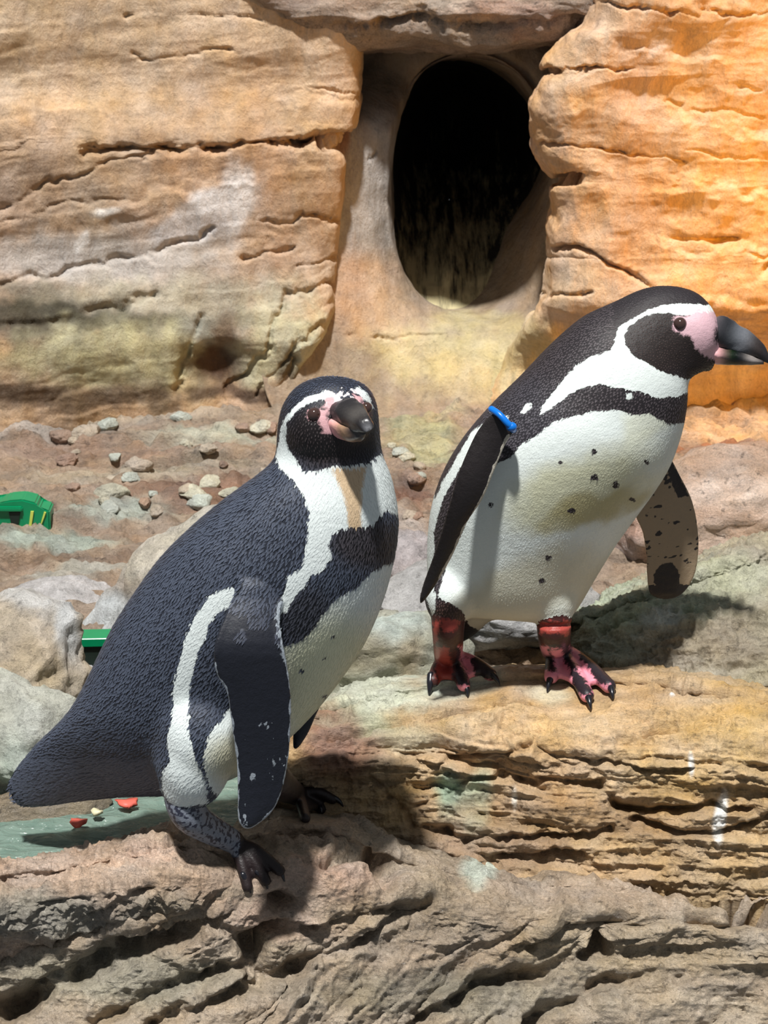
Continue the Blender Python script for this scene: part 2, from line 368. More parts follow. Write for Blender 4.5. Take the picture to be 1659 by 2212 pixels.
# ---- burrow (recess with the dark oval hole) between the two
def oval(l, r, t, b, Yt, Yb, nn=96, ex=2.5, rt=None, top=0.0):
    o = []
    for k in range(nn+1):
        a = 2*math.pi*k/nn + math.pi/2
        ca, sa = math.cos(a), math.sin(a)
        x = (l+r)/2 + (r-l)/2*math.copysign(abs(ca)**(2/ex), ca); y = (t+b)/2 - (b-t)/2*math.copysign(abs(sa)**(2/ex), sa)
        s = (y-t)/(b-t)
        if rt and x > (l+r)/2: x = (l+r)/2+(x-(l+r)/2)*(1+((rt-(l+r)/2)/((r-l)/2)-1)*sstep(.75, .35, s))
        o.append(PY(x, y, Yt+(Yb-Yt)*s+top*sstep(.30, .10, s)))
    return o
rings = [oval(560, 1420, -240, 930, 4.24, 3.93, ex=9), oval(640, 1350, -120, 880, 4.22, 3.96, ex=6), oval(730, 1280, 20, 790, 4.19, 4.01, ex=4, top=.14), oval(785, 1240, 75, 715, 4.17, 4.07, ex=3, top=.14), oval(826, 1214, 106, 692, 4.165, 4.125, top=.14), oval(838, 1200, 118, 680, 4.185, 4.145, top=.14),
         oval(842, 1150, 124, 676, 4.36, 4.18, ex=2.3, rt=1190), oval(848, 1090, 135, 668, 4.75, 4.22, ex=2.2, rt=1175), oval(880, 1060, 200, 630, 5.0, 4.26, ex=2, rt=1120), oval(920, 1020, 300, 560, 5.0, 4.34, ex=2), oval(969, 971, 428, 432, 4.62, 4.62, ex=2)]
bu_blobs = [(780, 380, 80, 300, (168, 160, 152), 1.0), (790, 170, 90, 100, (120, 108, 90), .9), (770, 640, 90, 110, (190, 152, 112), .9), (860, 720, 140, 60, (186, 150, 108), .8), (1000, 780, 220, 90, (190, 172, 116), .9), (1130, 480, 60, 200, (150, 124, 92), .8), (1030, 690, 120, 30, (186, 170, 116), .6), (740, 300, 20, 60, (150, 100, 66), .8)]  # dark tint at the pillar top paints in the overhang's shadow
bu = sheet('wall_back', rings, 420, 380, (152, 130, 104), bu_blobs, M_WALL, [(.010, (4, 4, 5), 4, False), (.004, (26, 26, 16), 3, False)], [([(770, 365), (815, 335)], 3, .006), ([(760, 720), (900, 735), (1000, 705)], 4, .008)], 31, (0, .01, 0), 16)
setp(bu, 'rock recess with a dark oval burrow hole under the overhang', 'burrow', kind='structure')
# cavity material on the inner rings: the shade of the depth put into the colour, pale streaks of droppings low down
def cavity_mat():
    t = NT('shaded_burrow_lining'); co = t.geo((1, 0.12, 0.12)); g = t.geo()
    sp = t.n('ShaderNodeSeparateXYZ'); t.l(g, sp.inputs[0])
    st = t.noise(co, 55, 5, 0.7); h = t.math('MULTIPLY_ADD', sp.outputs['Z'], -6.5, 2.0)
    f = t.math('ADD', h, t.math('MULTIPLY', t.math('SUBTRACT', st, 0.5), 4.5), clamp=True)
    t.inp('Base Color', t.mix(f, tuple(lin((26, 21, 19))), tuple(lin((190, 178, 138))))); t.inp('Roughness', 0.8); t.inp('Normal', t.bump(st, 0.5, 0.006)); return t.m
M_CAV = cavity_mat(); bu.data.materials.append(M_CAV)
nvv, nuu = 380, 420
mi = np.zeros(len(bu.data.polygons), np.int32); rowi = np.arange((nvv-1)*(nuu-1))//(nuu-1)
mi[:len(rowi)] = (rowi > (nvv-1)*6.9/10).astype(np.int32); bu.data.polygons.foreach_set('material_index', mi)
# ---- overhanging ledge
rows = []
OV = [(470, -60, -30), (545, -20, 5), (600, 15, 40), (660, 40, 72), (740, 45, 92), (830, 35, 92), (930, 30, 88), (1040, 42, 92), (1130, 40, 85), (1200, 30, 75), (1260, 8, 55), (1310, -30, 20)]
cols = []
for px, ft, fb in OV:
    yo = 4.045 - .09*sstep(780, 1100, px)
    cols.append([PY(px, ft-160, yo+.55), PY(px, ft-130, yo+.25), PY(px, ft-80, yo+.06), PY(px, ft-40, yo+.01), PY(px, ft, yo+.005), PY(px, fb-14, yo+.03), PY(px, fb, yo+.07), PY(px, fb+6, yo+.2), PY(px, fb+10, yo+.45)])
ctrl = np.moveaxis(np.array(cols), 0, 1)
ov = sheet('rock_overhang', ctrl, 330, 150, (150, 124, 100), [(900, 20, 260, 40, (168, 140, 112), .8), (620, 20, 90, 40, (120, 92, 70), .8), (1100, 30, 150, 20, (150, 110, 84), .7)], M_WET, [(.020, (4, 8, 14), 5, True), (.012, (14, 14, 14), 4, False)], [([(720, 60), (900, 40), (1100, 55), (1280, 30)], 7, .02)], 41, (0, .05, .2))
setp(ov, 'jagged brown rock ledge overhanging the burrow hole', 'rock')
# ---- floor
FX = np.linspace(-1.8, 1.8, 9); FY = [2.2, 2.5, 2.8, 3.1, 3.4, 3.7, 3.95, 4.3]
ctrl = [[(x, y, -0.015 + (0.07*max(0, (y-3.75)) + (0.03 if 3.3 < y < 3.6 and x < 0 else 0)) - (0 if y > 2.6 else ((.07 if y > 2.4 else .10) if x < -.3 else .40))) for x in FX] for y in FY[::-1]]
fl_blobs = [(250, 900, 300, 30, (150, 134, 114), .9), (120, 935, 180, 30, (146, 138, 130), .8), (450, 965, 220, 22, (158, 160, 142), .8), (180, 980, 220, 30, (134, 106, 86), .8), (330, 1040, 260, 30, (150, 142, 122), .6), (430, 1090, 200, 24, (120, 88, 66), .8), (250, 1120, 140, 16, (146, 156, 146), .8), (130, 1170, 170, 22, (140, 152, 140), .85), (200, 1215, 180, 22, (116, 94, 76), .8), (150, 1260, 140, 20, (150, 150, 140), .7),
            (900, 950, 90, 60, (160, 158, 116), .8), (880, 1080, 70, 40, (110, 74, 56), .9), (880, 1190, 60, 60, (156, 144, 134), .8), (1560, 930, 160, 40, (196, 150, 90), .7), (1560, 985, 160, 20, (140, 86, 50), .8), (870, 880, 140, 30, (180, 164, 116), .7)]  # orange patch at right paints the amber lamp's light on the floor
fl = sheet('floor', ctrl, 480, 420, (140, 118, 96), fl_blobs, M_FLOOR, [(.030, (3, 5, 3), 4, False), (.020, (12, 20, 12), 4, True), (.011, (45, 60, 45), 3, True)], (), 53, (0, 0, -0.3), 22, strata=[((.1, -1, .3), 9, .022, 1.0), ((.2, -1, .3), 30, .010, 1.0)])
setp(fl, 'wet brown uneven rock floor with pale mineral patches', 'floor', kind='structure')

# ================================================================== FOREGROUND ROCKS
CALM = [(1235, 1480, 130, 80), (1000, 1475, 130, 60), (540, 1880, 110, 65), (680, 1752, 80, 40)]      # worn footing under the birds
def row_z(pts): return [PZ(*p) for p in pts]
XS = [560, 640, 760, 900, 1060, 1220, 1400, 1560, 1760, 1950]
def led(pys, zs): return [PZ(x, p, z) for x, p, z in zip(XS, pys, zs)]
ctrl = [led([1560, 1520, 1490, 1462, 1440, 1438, 1450, 1480, 1520, 1560], [-.20, -.16, -.12, -.10, -.10, -.10, -.10, -.10, -.10, -.1]),
        led([1585, 1545, 1505, 1470, 1448, 1446, 1460, 1490, 1530, 1570], [.00, .025, .045, .06, .07, .075, .075, .07, .06, .05]),
        led([1610, 1575, 1530, 1500, 1478, 1476, 1490, 1515, 1555, 1600], [.01, .035, .050, .064, .072, .078, .08, .076, .065, .05]),
        led([1640, 1610, 1565, 1535, 1525, 1535, 1540, 1560, 1600, 1650], [.01, .035, .048, .058, .062, .066, .072, .07, .06, .045]),
        led([1680, 1660, 1620, 1600, 1600, 1610, 1610, 1620, 1660, 1700], [-.005, .015, .03, .038, .044, .046, .05, .052, .04, .02]),
        led([1730, 1710, 1680, 1680, 1680, 1690, 1690, 1700, 1730, 1770], [-.05, -.025, -.008, -.006, -.002, .0, .004, .006, -.005, -.02]),
        led([1790, 1775, 1755, 1760, 1765, 1770, 1770, 1770, 1800, 1830], [-.085, -.065, -.05, -.048, -.046, -.042, -.038, -.034, -.045, -.06]),
        led([1850, 1845, 1840, 1850, 1855, 1855, 1850, 1850, 1870, 1890], [-.12, -.11, -.10, -.098, -.096, -.092, -.086, -.08, -.09, -.105]),
        led([1900, 1900, 1900, 1930, 1940, 1940, 1940, 1940, 1950, 1960], [-.17, -.16, -.155, -.155, -.155, -.15, -.145, -.14, -.14, -.16])]
lg_blobs = [(800, 1500, 190, 50, (184, 188, 166), .95), (1000, 1465, 90, 40, (180, 190, 176), .8), (760, 1560, 100, 40, (172, 176, 146), .9), (1250, 1570, 340, 70, (198, 162, 108), .9), (1540, 1580, 170, 110, (196, 158, 92), .9), (1100, 1640, 240, 60, (178, 144, 98), .8), (720, 1620, 110, 90, (128, 86, 62), .9), (960, 1720, 40, 60, (140, 164, 140), .9), (1020, 1740, 40, 90, (150, 176, 152), .7), (1250, 1760, 330, 60, (150, 116, 74), .9), (1500, 1720, 200, 70, (170, 134, 82), .8),  # dark brown patch at left paints in the upright bird's cast shadow
            (1478, 1630, 8, 26, (226, 222, 214), .95), (1548, 1760, 14, 60, (226, 226, 222), .95), (1104, 1730, 7, 26, (220, 214, 200), .7), (1000, 1830, 300, 50, (140, 112, 84), .8), (880, 1600, 70, 40, (164, 160, 134), .6), (1180, 1500, 60, 24, (196, 190, 160), .7), (1450, 1505, 8, 6, (230, 226, 220), .9)]
lg_cr = [([(690, 1600), (860, 1572), (1000, 1548), (1130, 1530)], 6.9, 0.019), ([(820, 1630), (950, 1640), (1100, 1632), (1150, 1600)], 5.8, 0.0152), ([(840, 1720), (900, 1745), (990, 1690), (1120, 1692), (1300, 1702)], 6.9, 0.019), ([(1330, 1735), (1400, 1752), (1500, 1742), (1630, 1745)], 8.0, 0.0304), ([(900, 1792), (1000, 1812), (1150, 1808), (1320, 1800)], 9.2, 0.0342), ([(1380, 1775), (1450, 1800), (1560, 1800), (1659, 1760)], 6.9, 0.0228), ([(800, 1690), (860, 1740), (900, 1790)], 8.0, 0.0228), ([(1390, 1590), (1460, 1570)], 6.9, 0.0152), ([(1250, 1640), (1400, 1660), (1560, 1655)], 4.6, 0.0095), ([(940, 1850), (1060, 1860), (1250, 1840)], 8.0, 0.0228)]
ledge = sheet('rock_ledge', ctrl, 620, 330, (172, 142, 98), lg_blobs, M_LEDGE, [(.014, (5, 6, 10), 4, False), (.010, (9, 20, 40), 4, True), (.006, (60, 60, 60), 3, True)], lg_cr, 61, (0, 0, -0.15), 14, strata=[((.06, -.25, 1.0), 24, .026, .9), ((.02, -.1, 1.0), 70, .008, .7)], calm=CALM)
setp(ledge, 'ochre layered rock ledge under the bending penguin with the blue band', 'rock')

XB = [-160, 0, 140, 300, 440, 560, 700, 900, 1150, 1400, 1660, 1850]
def slab(pys, zs): return [PZ(x, p, z) for x, p, z in zip(XB, pys, zs)]
ctrl = [slab([1900, 1890, 1860, 1820, 1770, 1730, 1730, 1830, 1885, 1890, 1890, 1890], [-.24]*12),
        slab([1960, 1950, 1920, 1880, 1830, 1775, 1770, 1850, 1900, 1905, 1905, 1905], [-.09, -.09, -.08, -.05, -.02, -.01, -.015, -.07, -.115, -.12, -.125, -.125]),
        slab([2010, 2000, 1970, 1930, 1880, 1830, 1810, 1880, 1920, 1930, 1935, 1935], [-.09, -.09, -.07, -.035, -.008, .0, -.01, -.058, -.105, -.112, -.118, -.12]),
        slab([2060, 2050, 2030, 1990, 1940, 1890, 1870, 1915, 1950, 1960, 1975, 1980], [-.085, -.085, -.07, -.045, -.02, -.007, -.014, -.06, -.10, -.112, -.12, -.12]),
        slab([2100, 2095, 2080, 2050, 2010, 1970, 1950, 1975, 1995, 2005, 2020, 2030], [-.105, -.105, -.095, -.08, -.062, -.05, -.052, -.085, -.115, -.13, -.138, -.14]),
        slab([2150, 2145, 2135, 2115, 2090, 2060, 2040, 2050, 2060, 2070, 2080, 2090], [-.13, -.13, -.125, -.115, -.105, -.10, -.105, -.13, -.16, -.172, -.18, -.182]),
        slab([2210]*12, [-.16, -.16, -.16, -.162, -.165, -.172, -.182, -.205, -.23, -.242, -.25, -.25]),
        slab([2340]*12, [-.215, -.215, -.215, -.22, -.225, -.235, -.25, -.275, -.30, -.31, -.32, -.32])]
sl_blobs = [(700, 1900, 190, 60, (168, 132, 106), .9), (620, 1980, 150, 50, (172, 136, 112), .8), (1000, 1960, 420, 70, (150, 128, 98), .7), (200, 2120, 330, 80, (132, 126, 106), .8), (1400, 2030, 330, 80, (156, 134, 100), .8), (1000, 2150, 330, 60, (136, 124, 100), .8), (650, 1800, 120, 40, (138, 106, 80), .8), (1040, 1880, 40, 30, (176, 188, 172), .8), (980, 2110, 160, 40, (104, 100, 84), .5), (1500, 2180, 200, 60, (166, 146, 116), .6)]
sl_cr = [([(330, 2212), (520, 2140), (700, 2060), (900, 1980), (930, 1950)], 15.0, 0.0392), ([(0, 2190), (120, 2130), (280, 2060), (420, 2000)], 22.5, 0.0616), ([(560, 2020), (700, 1990), (880, 1960)], 13.2, 0.028), ([(900, 2212), (1060, 2130), (1180, 2110), (1300, 2060)], 16.8, 0.042), ([(1400, 1850), (1480, 1900), (1560, 1920), (1660, 1960)], 30.0, 0.098), ([(1150, 2212), (1260, 2150), (1430, 2090)], 13.2, 0.028), ([(1140, 2040), (1230, 2010), (1350, 1990)], 11.2, 0.0252), ([(200, 2212), (330, 2150), (520, 2080)], 15.0, 0.0336), ([(1500, 1990), (1659, 2010)], 11.2, 0.0252), ([(700, 1870), (720, 1850), (800, 1850), (850, 1900)], 13.2, 0.0336), ([(430, 1950), (540, 2040), (560, 2130)], 18.8, 0.0392), ([(590, 1950), (640, 1960)], 15.0, 0.0448)]
slb = sheet('rock_slab', ctrl, 700, 400, (152, 130, 102), sl_blobs, M_WET, [(.018, (5, 5, 5), 4, False), (.010, (7, 20, 20), 4, True), (.006, (36, 36, 36), 4, True), (.002, (90, 90, 90), 3, True)], sl_cr, 71, (0, 0, -0.12), 16, strata=[((-.42, -.3, .9), 15, .030, .9), ((-.36, -.3, .9), 42, .011, .8)], calm=CALM)
setp(slb, 'rough wet grey-brown rock slab with diagonal cracks in the foreground', 'rock')

XC = [-180, -60, 60, 180, 300, 400, 480, 540]
def rid(pys, zs): return [PZ(x, p, z) for x, p, z in zip(XC, pys, zs)]
ctrl = [rid([1890, 1880, 1862, 1835, 1808, 1800, 1810, 1840], [-.16]*8),
        rid([1895, 1885, 1868, 1842, 1815, 1808, 1820, 1850], [.0, .0, .0, .005, .012, .012, .005, -.02]),
        rid([1920, 1912, 1900, 1880, 1855, 1845, 1850, 1870], [.005, .005, .005, .010, .015, .015, .008, -.015]),
        rid([1960, 1955, 1945, 1930, 1905, 1890, 1890, 1900], [.0, .0, .0, .004, .008, .010, .002, -.02]),
        rid([2010, 2000, 1985, 1965, 1945, 1935, 1930, 1930], [-.035, -.03, -.025, -.02, -.015, -.012, -.018, -.035]),
        rid([2080, 2070, 2050, 2020, 1990, 1970, 1965, 1960], [-.08, -.08, -.075, -.07, -.06, -.05, -.05, -.06]),
        rid([2110, 2100, 2080, 2060, 2020, 1990, 1985, 1980], [-.16]*8)]
ridge = sheet('rock_ridge', ctrl, 360, 240, (158, 130, 102), [(150, 1880, 260, 50, (180, 148, 118), .9), (330, 1850, 90, 40, (186, 150, 124), .8), (100, 1990, 240, 50, (126, 122, 108), .85), (350, 1960, 110, 40, (120, 112, 92), .7)], M_WET, [(.012, (8, 8, 8), 4, False), (.010, (14, 30, 30), 4, True), (.009, (45, 45, 45), 4, True)], [([(60, 1980), (200, 1940), (340, 1925)], 8, .012), ([(0, 1900), (150, 1880), (260, 1885)], 5, .005)], 83, (0, 0, -0.05), 14, strata=[((-.3, -.3, .9), 26, .018, .8)], calm=CALM)  # lit pink top and darker front face put into the tint
setp(ridge, 'pinkish-topped low rock ridge between the water channel and the slab', 'rock')

XG = [1225, 1300, 1400, 1520, 1660, 1800, 1950]
def gr(pys, zs): return [PZ(x, p, z) for x, p, z in zip(XG, pys, zs)]
ctrl = [gr([1330, 1300, 1255, 1205, 1160, 1130, 1110], [-.05]*7),
        gr([1335, 1308, 1265, 1213, 1168, 1138, 1118], [.085, .10, .12, .14, .155, .16, .16]),
        gr([1350, 1335, 1300, 1265, 1225, 1200, 1180], [.08, .098, .12, .135, .15, .155, .15]),
        gr([1370, 1370, 1360, 1345, 1320, 1300, 1290], [.07, .085, .10, .115, .125, .13, .13]),
        gr([1395, 1410, 1415, 1415, 1410, 1400, 1400], [.055, .065, .075, .085, .09, .09, .09]),
        gr([1415, 1440, 1460, 1475, 1490, 1500, 1510], [.04, .045, .05, .05, .05, .05, .05]),
        gr([1430, 1460, 1485, 1520, 1550, 1570, 1580], [-.02]*7)]
rg = sheet('rock_boulder', ctrl, 320, 220, (162, 152, 124), [(1380, 1320, 170, 60, (166, 178, 150), .95), (1330, 1400, 100, 40, (168, 176, 158), .8), (1560, 1260, 160, 60, (170, 172, 142), .8), (1540, 1400, 160, 60, (148, 134, 108), .9), (1420, 1350, 50, 24, (190, 196, 188), .8), (1440, 1440, 80, 24, (160, 148, 128), .7)], M_PALE, [(.014, (6, 6, 8), 4, False), (.010, (16, 24, 40), 4, True), (.007, (60, 60, 60), 3, True)], [([(1300, 1370), (1400, 1330), (1520, 1270)], 5, .008), ([(1240, 1420), (1360, 1450), (1430, 1400)], 5, .007), ([(1500, 1400), (1560, 1440), (1659, 1450)], 6, .008), ([(1400, 1400), (1480, 1390), (1540, 1330)], 4, .006)], 91, (0, 0, -0.1), 14, strata=[((-.35, -.5, .9), 34, .008, .8)])
setp(rg, 'pale green-tinged rock behind the ledge, beside the hanging spotted flipper', 'rock')

def at_floor(px, py, z=0.0): return PZ(px, py, z)
BL = [('rock_boulder', 'brown flat-topped rock on the floor under the amber wall', PZ(1570, 1215, .0)+[0, .1, .03], (.26, .15, .13), .1, (160, 128, 100), [(1560, 1060, 130, 40, (186, 160, 138), .9), (1340, 1200, 60, 110, (162, 144, 138), .9), (1340, 1120, 60, 60, (150, 110, 88), .8)], M_WET, 3, (0, 0)),
      ('rock_boulder', 'rounded pale boulder topping the stack beside the tail', PZ(50, 1560, .02)+[0, .05, .055], (.105, .10, .095), .3, (176, 160, 136), [(40, 1270, 120, 40, (188, 186, 182), .9), (130, 1330, 30, 90, (190, 192, 192), .9), (50, 1420, 80, 80, (172, 152, 122), .9), (70, 1540, 110, 40, (176, 172, 158), .8)], M_PALE, 14, (0, .2)),
      ('rock_boulder', 'pale cracked boulder at the bottom of the stack beside the tail', PZ(40, 1770, -.03)+[0, .12, .04], (.16, .11, .095), .5, (176, 176, 160), [(90, 1560, 110, 60, (180, 182, 170), .9), (20, 1640, 60, 90, (150, 162, 150), .8), (60, 1780, 120, 60, (112, 98, 74), .9)], M_PALE, 27, (.3, 0)),
      ('rock_boulder', 'long whitish sloping rock behind the back of the upright penguin', PZ(330, 1395, .0)+[.03, .05, .035], (.20, .09, .10), .15, (176, 168, 152), [(330, 1180, 130, 60, (186, 176, 156), .9), (230, 1320, 110, 60, (186, 192, 194), .9), (300, 1270, 80, 30, (160, 138, 112), .6)], M_PALE, 35, (-.75, 0)),
      ('rock_boulder', 'grey-green rock between the two penguins at the ledge edge', PZ(820, 1500, .0)+[0, .05, .03], (.13, .10, .085), .2, (160, 160, 140), [(830, 1370, 90, 50, (176, 188, 178), .9), (780, 1440, 90, 50, (150, 140, 110), .8), (880, 1440, 40, 60, (150, 134, 104), .8)], M_PALE, 44, (.1, 0)),
      ('rock_boulder', 'crumbly grey rock behind the pink feet', PZ(1070, 1440, .02)+[0, .14, .03], (.17, .10, .075), 0, (160, 158, 156), [(1080, 1360, 110, 40, (168, 168, 168), .9)], M_PALE, 58, (0, 0)),
      ('rock_boulder', 'small grey rock wedged in front of the whitish sloping rock', PZ(178, 1470, .0)+[.0, .01, .0], (.028, .03, .018), .4, (160, 158, 158), [], M_PALE, 65, (0, 0)),
      ('rock_boulder', 'mauve-grey rock between the belly and the grey-green rock', PZ(880, 1320, .0)+[0, .1, .0], (.12, .10, .09), .6, (158, 146, 142), [(890, 1180, 60, 60, (164, 154, 154), .9)], M_PALE, 72, (0, 0)),
      ('rock_boulder', 'dark mossy rock at the water edge under the tail', PZ(60, 1800, -.04)+[.0, .05, .0], (.10, .03, .035), .25, (112, 98, 74), [(60, 1790, 100, 40, (124, 110, 84), .8)], M_WET, 88, (0, 0)),
      ('rock_boulder', 'white-flecked low rock behind the stacked boulders', PZ(120, 1330, .0)+[0, .05, .0], (.10, .06, .035), .2, (176, 172, 170), [], M_PALE, 97, (0, 0))]
for nm, lb, c, r, rz, base, blobs, mt, sd, tl in BL:
    o = boulder(nm, c, r, rz, base, blobs, mt, sd, 5, 11, 0.2, tilt=tl); setp(o, lb, 'rock')
# ---- stones on the floor
def bvh_of(o):
    me = o.data; v = np.empty(len(me.vertices)*3, np.float32); me.vertices.foreach_get('co', v)
    return BVHTree.FromPolygons([Vector(a) for a in v.reshape(-1, 3)], [tuple(p.vertices) for p in me.polygons])
BV_FLOOR = bvh_of(fl)
rs = np.random.RandomState(5)
for k in range(40):
    if k < 32: px, py = rs.uniform(120, 590), rs.uniform(905, 1110)
    else: px, py = rs.uniform(835, 925), rs.uniform(900, 1120)
    s = rs.uniform(.008, .021)
    c = PZ(px, py, 0.0); hh = BV_FLOOR.ray_cast(Vector(CAM), Vector(ray(px, py)).normalized()); c = np.array(hh[0]) if hh[0] is not None else c; col = [(176, 172, 148), (166, 150, 128), (150, 120, 98), (170, 176, 164)][k % 4]
    o = boulder('floor_stone', c+[0, 0, s*.22], (s*rs.uniform(1, 1.6), s, s*.7), rs.uniform(0, 3), col, [], M_PALE, 200+k, 4, 9, .3)
    setp(o, 'small pale stone lying on the wet floor below the rock wall', 'stone', 'small stones on the wet floor')

# ---- water channel
ctrl = [[PZ(x, y, -.035) for x in (-200, 0, 200, 420, 560)] for y in (1640, 1720, 1800, 1880, 1930)]
wt = sheet('water_channel', ctrl, 120, 80, (120, 150, 140), [], M_WATER, [(.006, (22, 60, 30), 4, False)], (), 95, (0, 0, -0.03))
setp(wt, 'shallow green rippled water running under the tail', 'water', kind='stuff')

# ================================================================== SMALL THINGS
def scrap(name, px, py, s, mat, label, cat, seed):
    c = PZ(px, py, -.028); rs = np.random.RandomState(seed); n = 14; v = []; 
    for lay in (0, 1):
        for k in range(n):
            a = 2*math.pi*k/n; r = s*(0.75+0.45*rs.rand()); v.append(c+[r*math.cos(a)*1.25, r*math.sin(a), 0.004*lay + 0.002*math.sin(2*a+seed)+0.004])
    v.append(c+[0, 0, .008]); v.append(c+[0, 0, 0])
    f = [(k, (k+1) % n, n+(k+1) % n, n+k) for k in range(n)] + [(n+k, n+(k+1) % n, 2*n) for k in range(n)] + [((k+1) % n, k, 2*n+1) for k in range(n)]
    o = mesh_obj(name, v, f, mat); setp(o, label, cat); return o
scrap('leaf_scrap', 275, 1742, .011, M_RED, 'coral-red scrap with a pale stalk floating below the tail', 'leaf', 1)
scrap('leaf_scrap', 170, 1785, .009, M_RED, 'coral-red crumpled scrap on the water beside the mossy rock', 'leaf', 2)
scrap('pebble_chip', 210, 1763, .006, M_CREAM, 'tiny cream chip on the water between the two coral-red scraps', 'shell', 3)  # a pale pebble

def box_bm(bm, mn, mx):
    vs = [bm.verts.new((x, y, z)) for x in (mn[0], mx[0]) for y in (mn[1], mx[1]) for z in (mn[2], mx[2])]
    for q in ((0, 1, 3, 2), (4, 6, 7, 5), (0, 4, 5, 1), (2, 3, 7, 6), (0, 2, 6, 4), (1, 5, 7, 3)): bm.faces.new([vs[k] for k in q])
def from_bm(name, bm, mat, parent, bev=0.0):
    if bev:
        bmesh.ops.bevel(bm, geom=bm.edges[:], offset=bev, segments=2, affect='EDGES')
    bmesh.ops.recalc_face_normals(bm, faces=bm.faces)
    me = bpy.data.meshes.new(name); bm.to_mesh(me); bm.free(); me.materials.append(mat)
    o = bpy.data.objects.new(name, me); COL.objects.link(o); o.parent = parent; return o
# green plastic tub with slanted slot
gb = empty('plastic_tub', PZ(40, 1163, 0.0), label='green plastic tub with a dark slot, lying on the floor', cat='tub')
bm = bmesh.new()
prof = [(-.12, .0), (.055, .0), (.056, .052), (.038, .056), (.034, .066), (.012, .072), (-.012, .070), (-.03, .062), (-.12, .062)]
for y in (-.01, .035): 
    vs_ = [bm.verts.new((x, y, z)) for x, z in prof]
    bm.faces.new(vs_ if y < 0 else vs_[::-1])
bm.verts.ensure_lookup_table(); n_ = len(prof)
for k in range(n_): bm.faces.new([bm.verts[k], bm.verts[(k+1) % n_], bm.verts[n_+(k+1) % n_], bm.verts[n_+k]])
from_bm('tub_body', bm, M_GREEN, gb, .0025)
def flat(name, poly, mat, y0=-.0125, y1=-.008):
    bm = bmesh.new()
    a = [bm.verts.new((x, y0, z)) for x, z in poly]; b = [bm.verts.new((x, y1, z)) for x, z in poly]
    bm.faces.new(a); bm.faces.new(b[::-1])
    for k in range(len(poly)): bm.faces.new([a[k], b[k], b[(k+1) % len(poly)], a[(k+1) % len(poly)]])
    return from_bm(name, bm, mat, gb)
flat('slot', [(-.011, .050), (.008, .051), (.002, .026), (-.008, .026)], M_GREEN_D)
flat('stripe', [(.018, .012), (.022, .012), (.030, .052), (.025, .052)], M_STRIPE)
flat('stripe', [(.040, .030), (.042, .030), (.050, .050), (.047, .051)], M_STRIPE)
bm = bmesh.new(); box_bm(bm, (-.125, -.016, .052), (.012, -.008, .060)); from_bm('rim', bm, M_GREEN, gb, .002)
# strip of green plastic edging half hidden behind the upright penguin
eb = PZ(192, 1412, .03); tr = empty('plastic_edging', eb, label='curved strip of green plastic edging above a dark gap behind the upright penguin', cat='edging')
for nm, z0, z1, y0, mt in (('green_strip', .016, .028, -.012, M_GREEN), ('gap_shade', -.02, .017, -.008, M_GREEN_D)):  # lower dark strip stands in for the shaded gap under the edging
    v = []; n_ = 20
    for k in range(n_):
        x = -.06+.16*k/(n_-1); yb = .25*x*x
        for (yy, z) in ((y0, z0), (y0, z1-.001), (y0+.001, z1), (.022, z1), (.022, z0)): v.append((x, yb+yy, z+.02*x))
    f = [(k*5+j, k*5+(j+1) % 5, (k+1)*5+(j+1) % 5, (k+1)*5+j) for k in range(n_-1) for j in range(5)]+[(4, 3, 2, 1, 0), tuple((n_-1)*5+j for j in range(5))]
    mesh_obj(nm, np.array(v)+eb, f, mt, tr, False)

# ================================================================== PENGUINS
ROCKS = [bvh_of(ledge), bvh_of(slb), bvh_of(ridge)]
def ground(px, py, lift=0.0):                 # the rock surface seen along a sight line
    best = None; o = Vector(CAM); d = Vector(ray(px, py)).normalized()
    for b in ROCKS:
        h = b.ray_cast(o, d)
        if h[0] is not None and (best is None or h[3] < best[1]): best = (h[0], h[3])
    if best is None: return PZ(px, py, .065)+np.array([0, 0, lift])
    return np.array(best[0])+np.array([0, 0, lift])

class Shell:
    def __init__(s): s.parts = []
    def add(s, name, v, f): s.parts.append((name, np.asarray(v, float), f))
def loft_pts(c, e1, e2, ns=40):
    v = []; n = len(c)
    a = np.linspace(0, 2*math.pi, ns, endpoint=False)
    for i in range(n): v += list(c[i] + np.cos(a)[:, None]*e1[i] + np.sin(a)[:, None]*e2[i])
    f = [(i*ns+k, i*ns+(k+1) % ns, (i+1)*ns+(k+1) % ns, (i+1)*ns+k) for i in range(n-1) for k in range(ns)]
    f += [tuple(range(ns-1, -1, -1)), tuple((n-1)*ns+k for k in range(ns))]
    return v, f
def tube(pts, rad, ns=16, up=None, flat=1.0, n=None):
    pts = np.asarray(pts, float); rad = np.asarray(rad, float)
    m = n or len(pts)*5; pts = catmull(pts, m); rad = np.interp(np.linspace(0, 1, m), np.linspace(0, 1, len(rad)), rad)
    t = np.gradient(pts, axis=0); t /= np.linalg.norm(t, axis=1, keepdims=True)
    u = np.array(up if up is not None else (0.1, 0.3, 1.0)); e1 = np.cross(t, u); e1 /= np.linalg.norm(e1, axis=1, keepdims=True); e2 = np.cross(e1, t)
    # rounded ends
    pts2 = np.vstack([pts[0]-t[0]*rad[0]*.8, pts[0]-t[0]*rad[0]*.5, pts, pts[-1]+t[-1]*rad[-1]*.5, pts[-1]+t[-1]*rad[-1]*.8])
    rad2 = np.concatenate([[rad[0]*.35, rad[0]*.8], rad, [rad[-1]*.8, rad[-1]*.35]])
    e1 = np.vstack([e1[:1], e1[:1], e1, e1[-1:], e1[-1:]]); e2 = np.vstack([e2[:1], e2[:1], e2, e2[-1:], e2[-1:]])
    return loft_pts(pts2, e1*rad2[:, None], e2*rad2[:, None]*flat, ns)
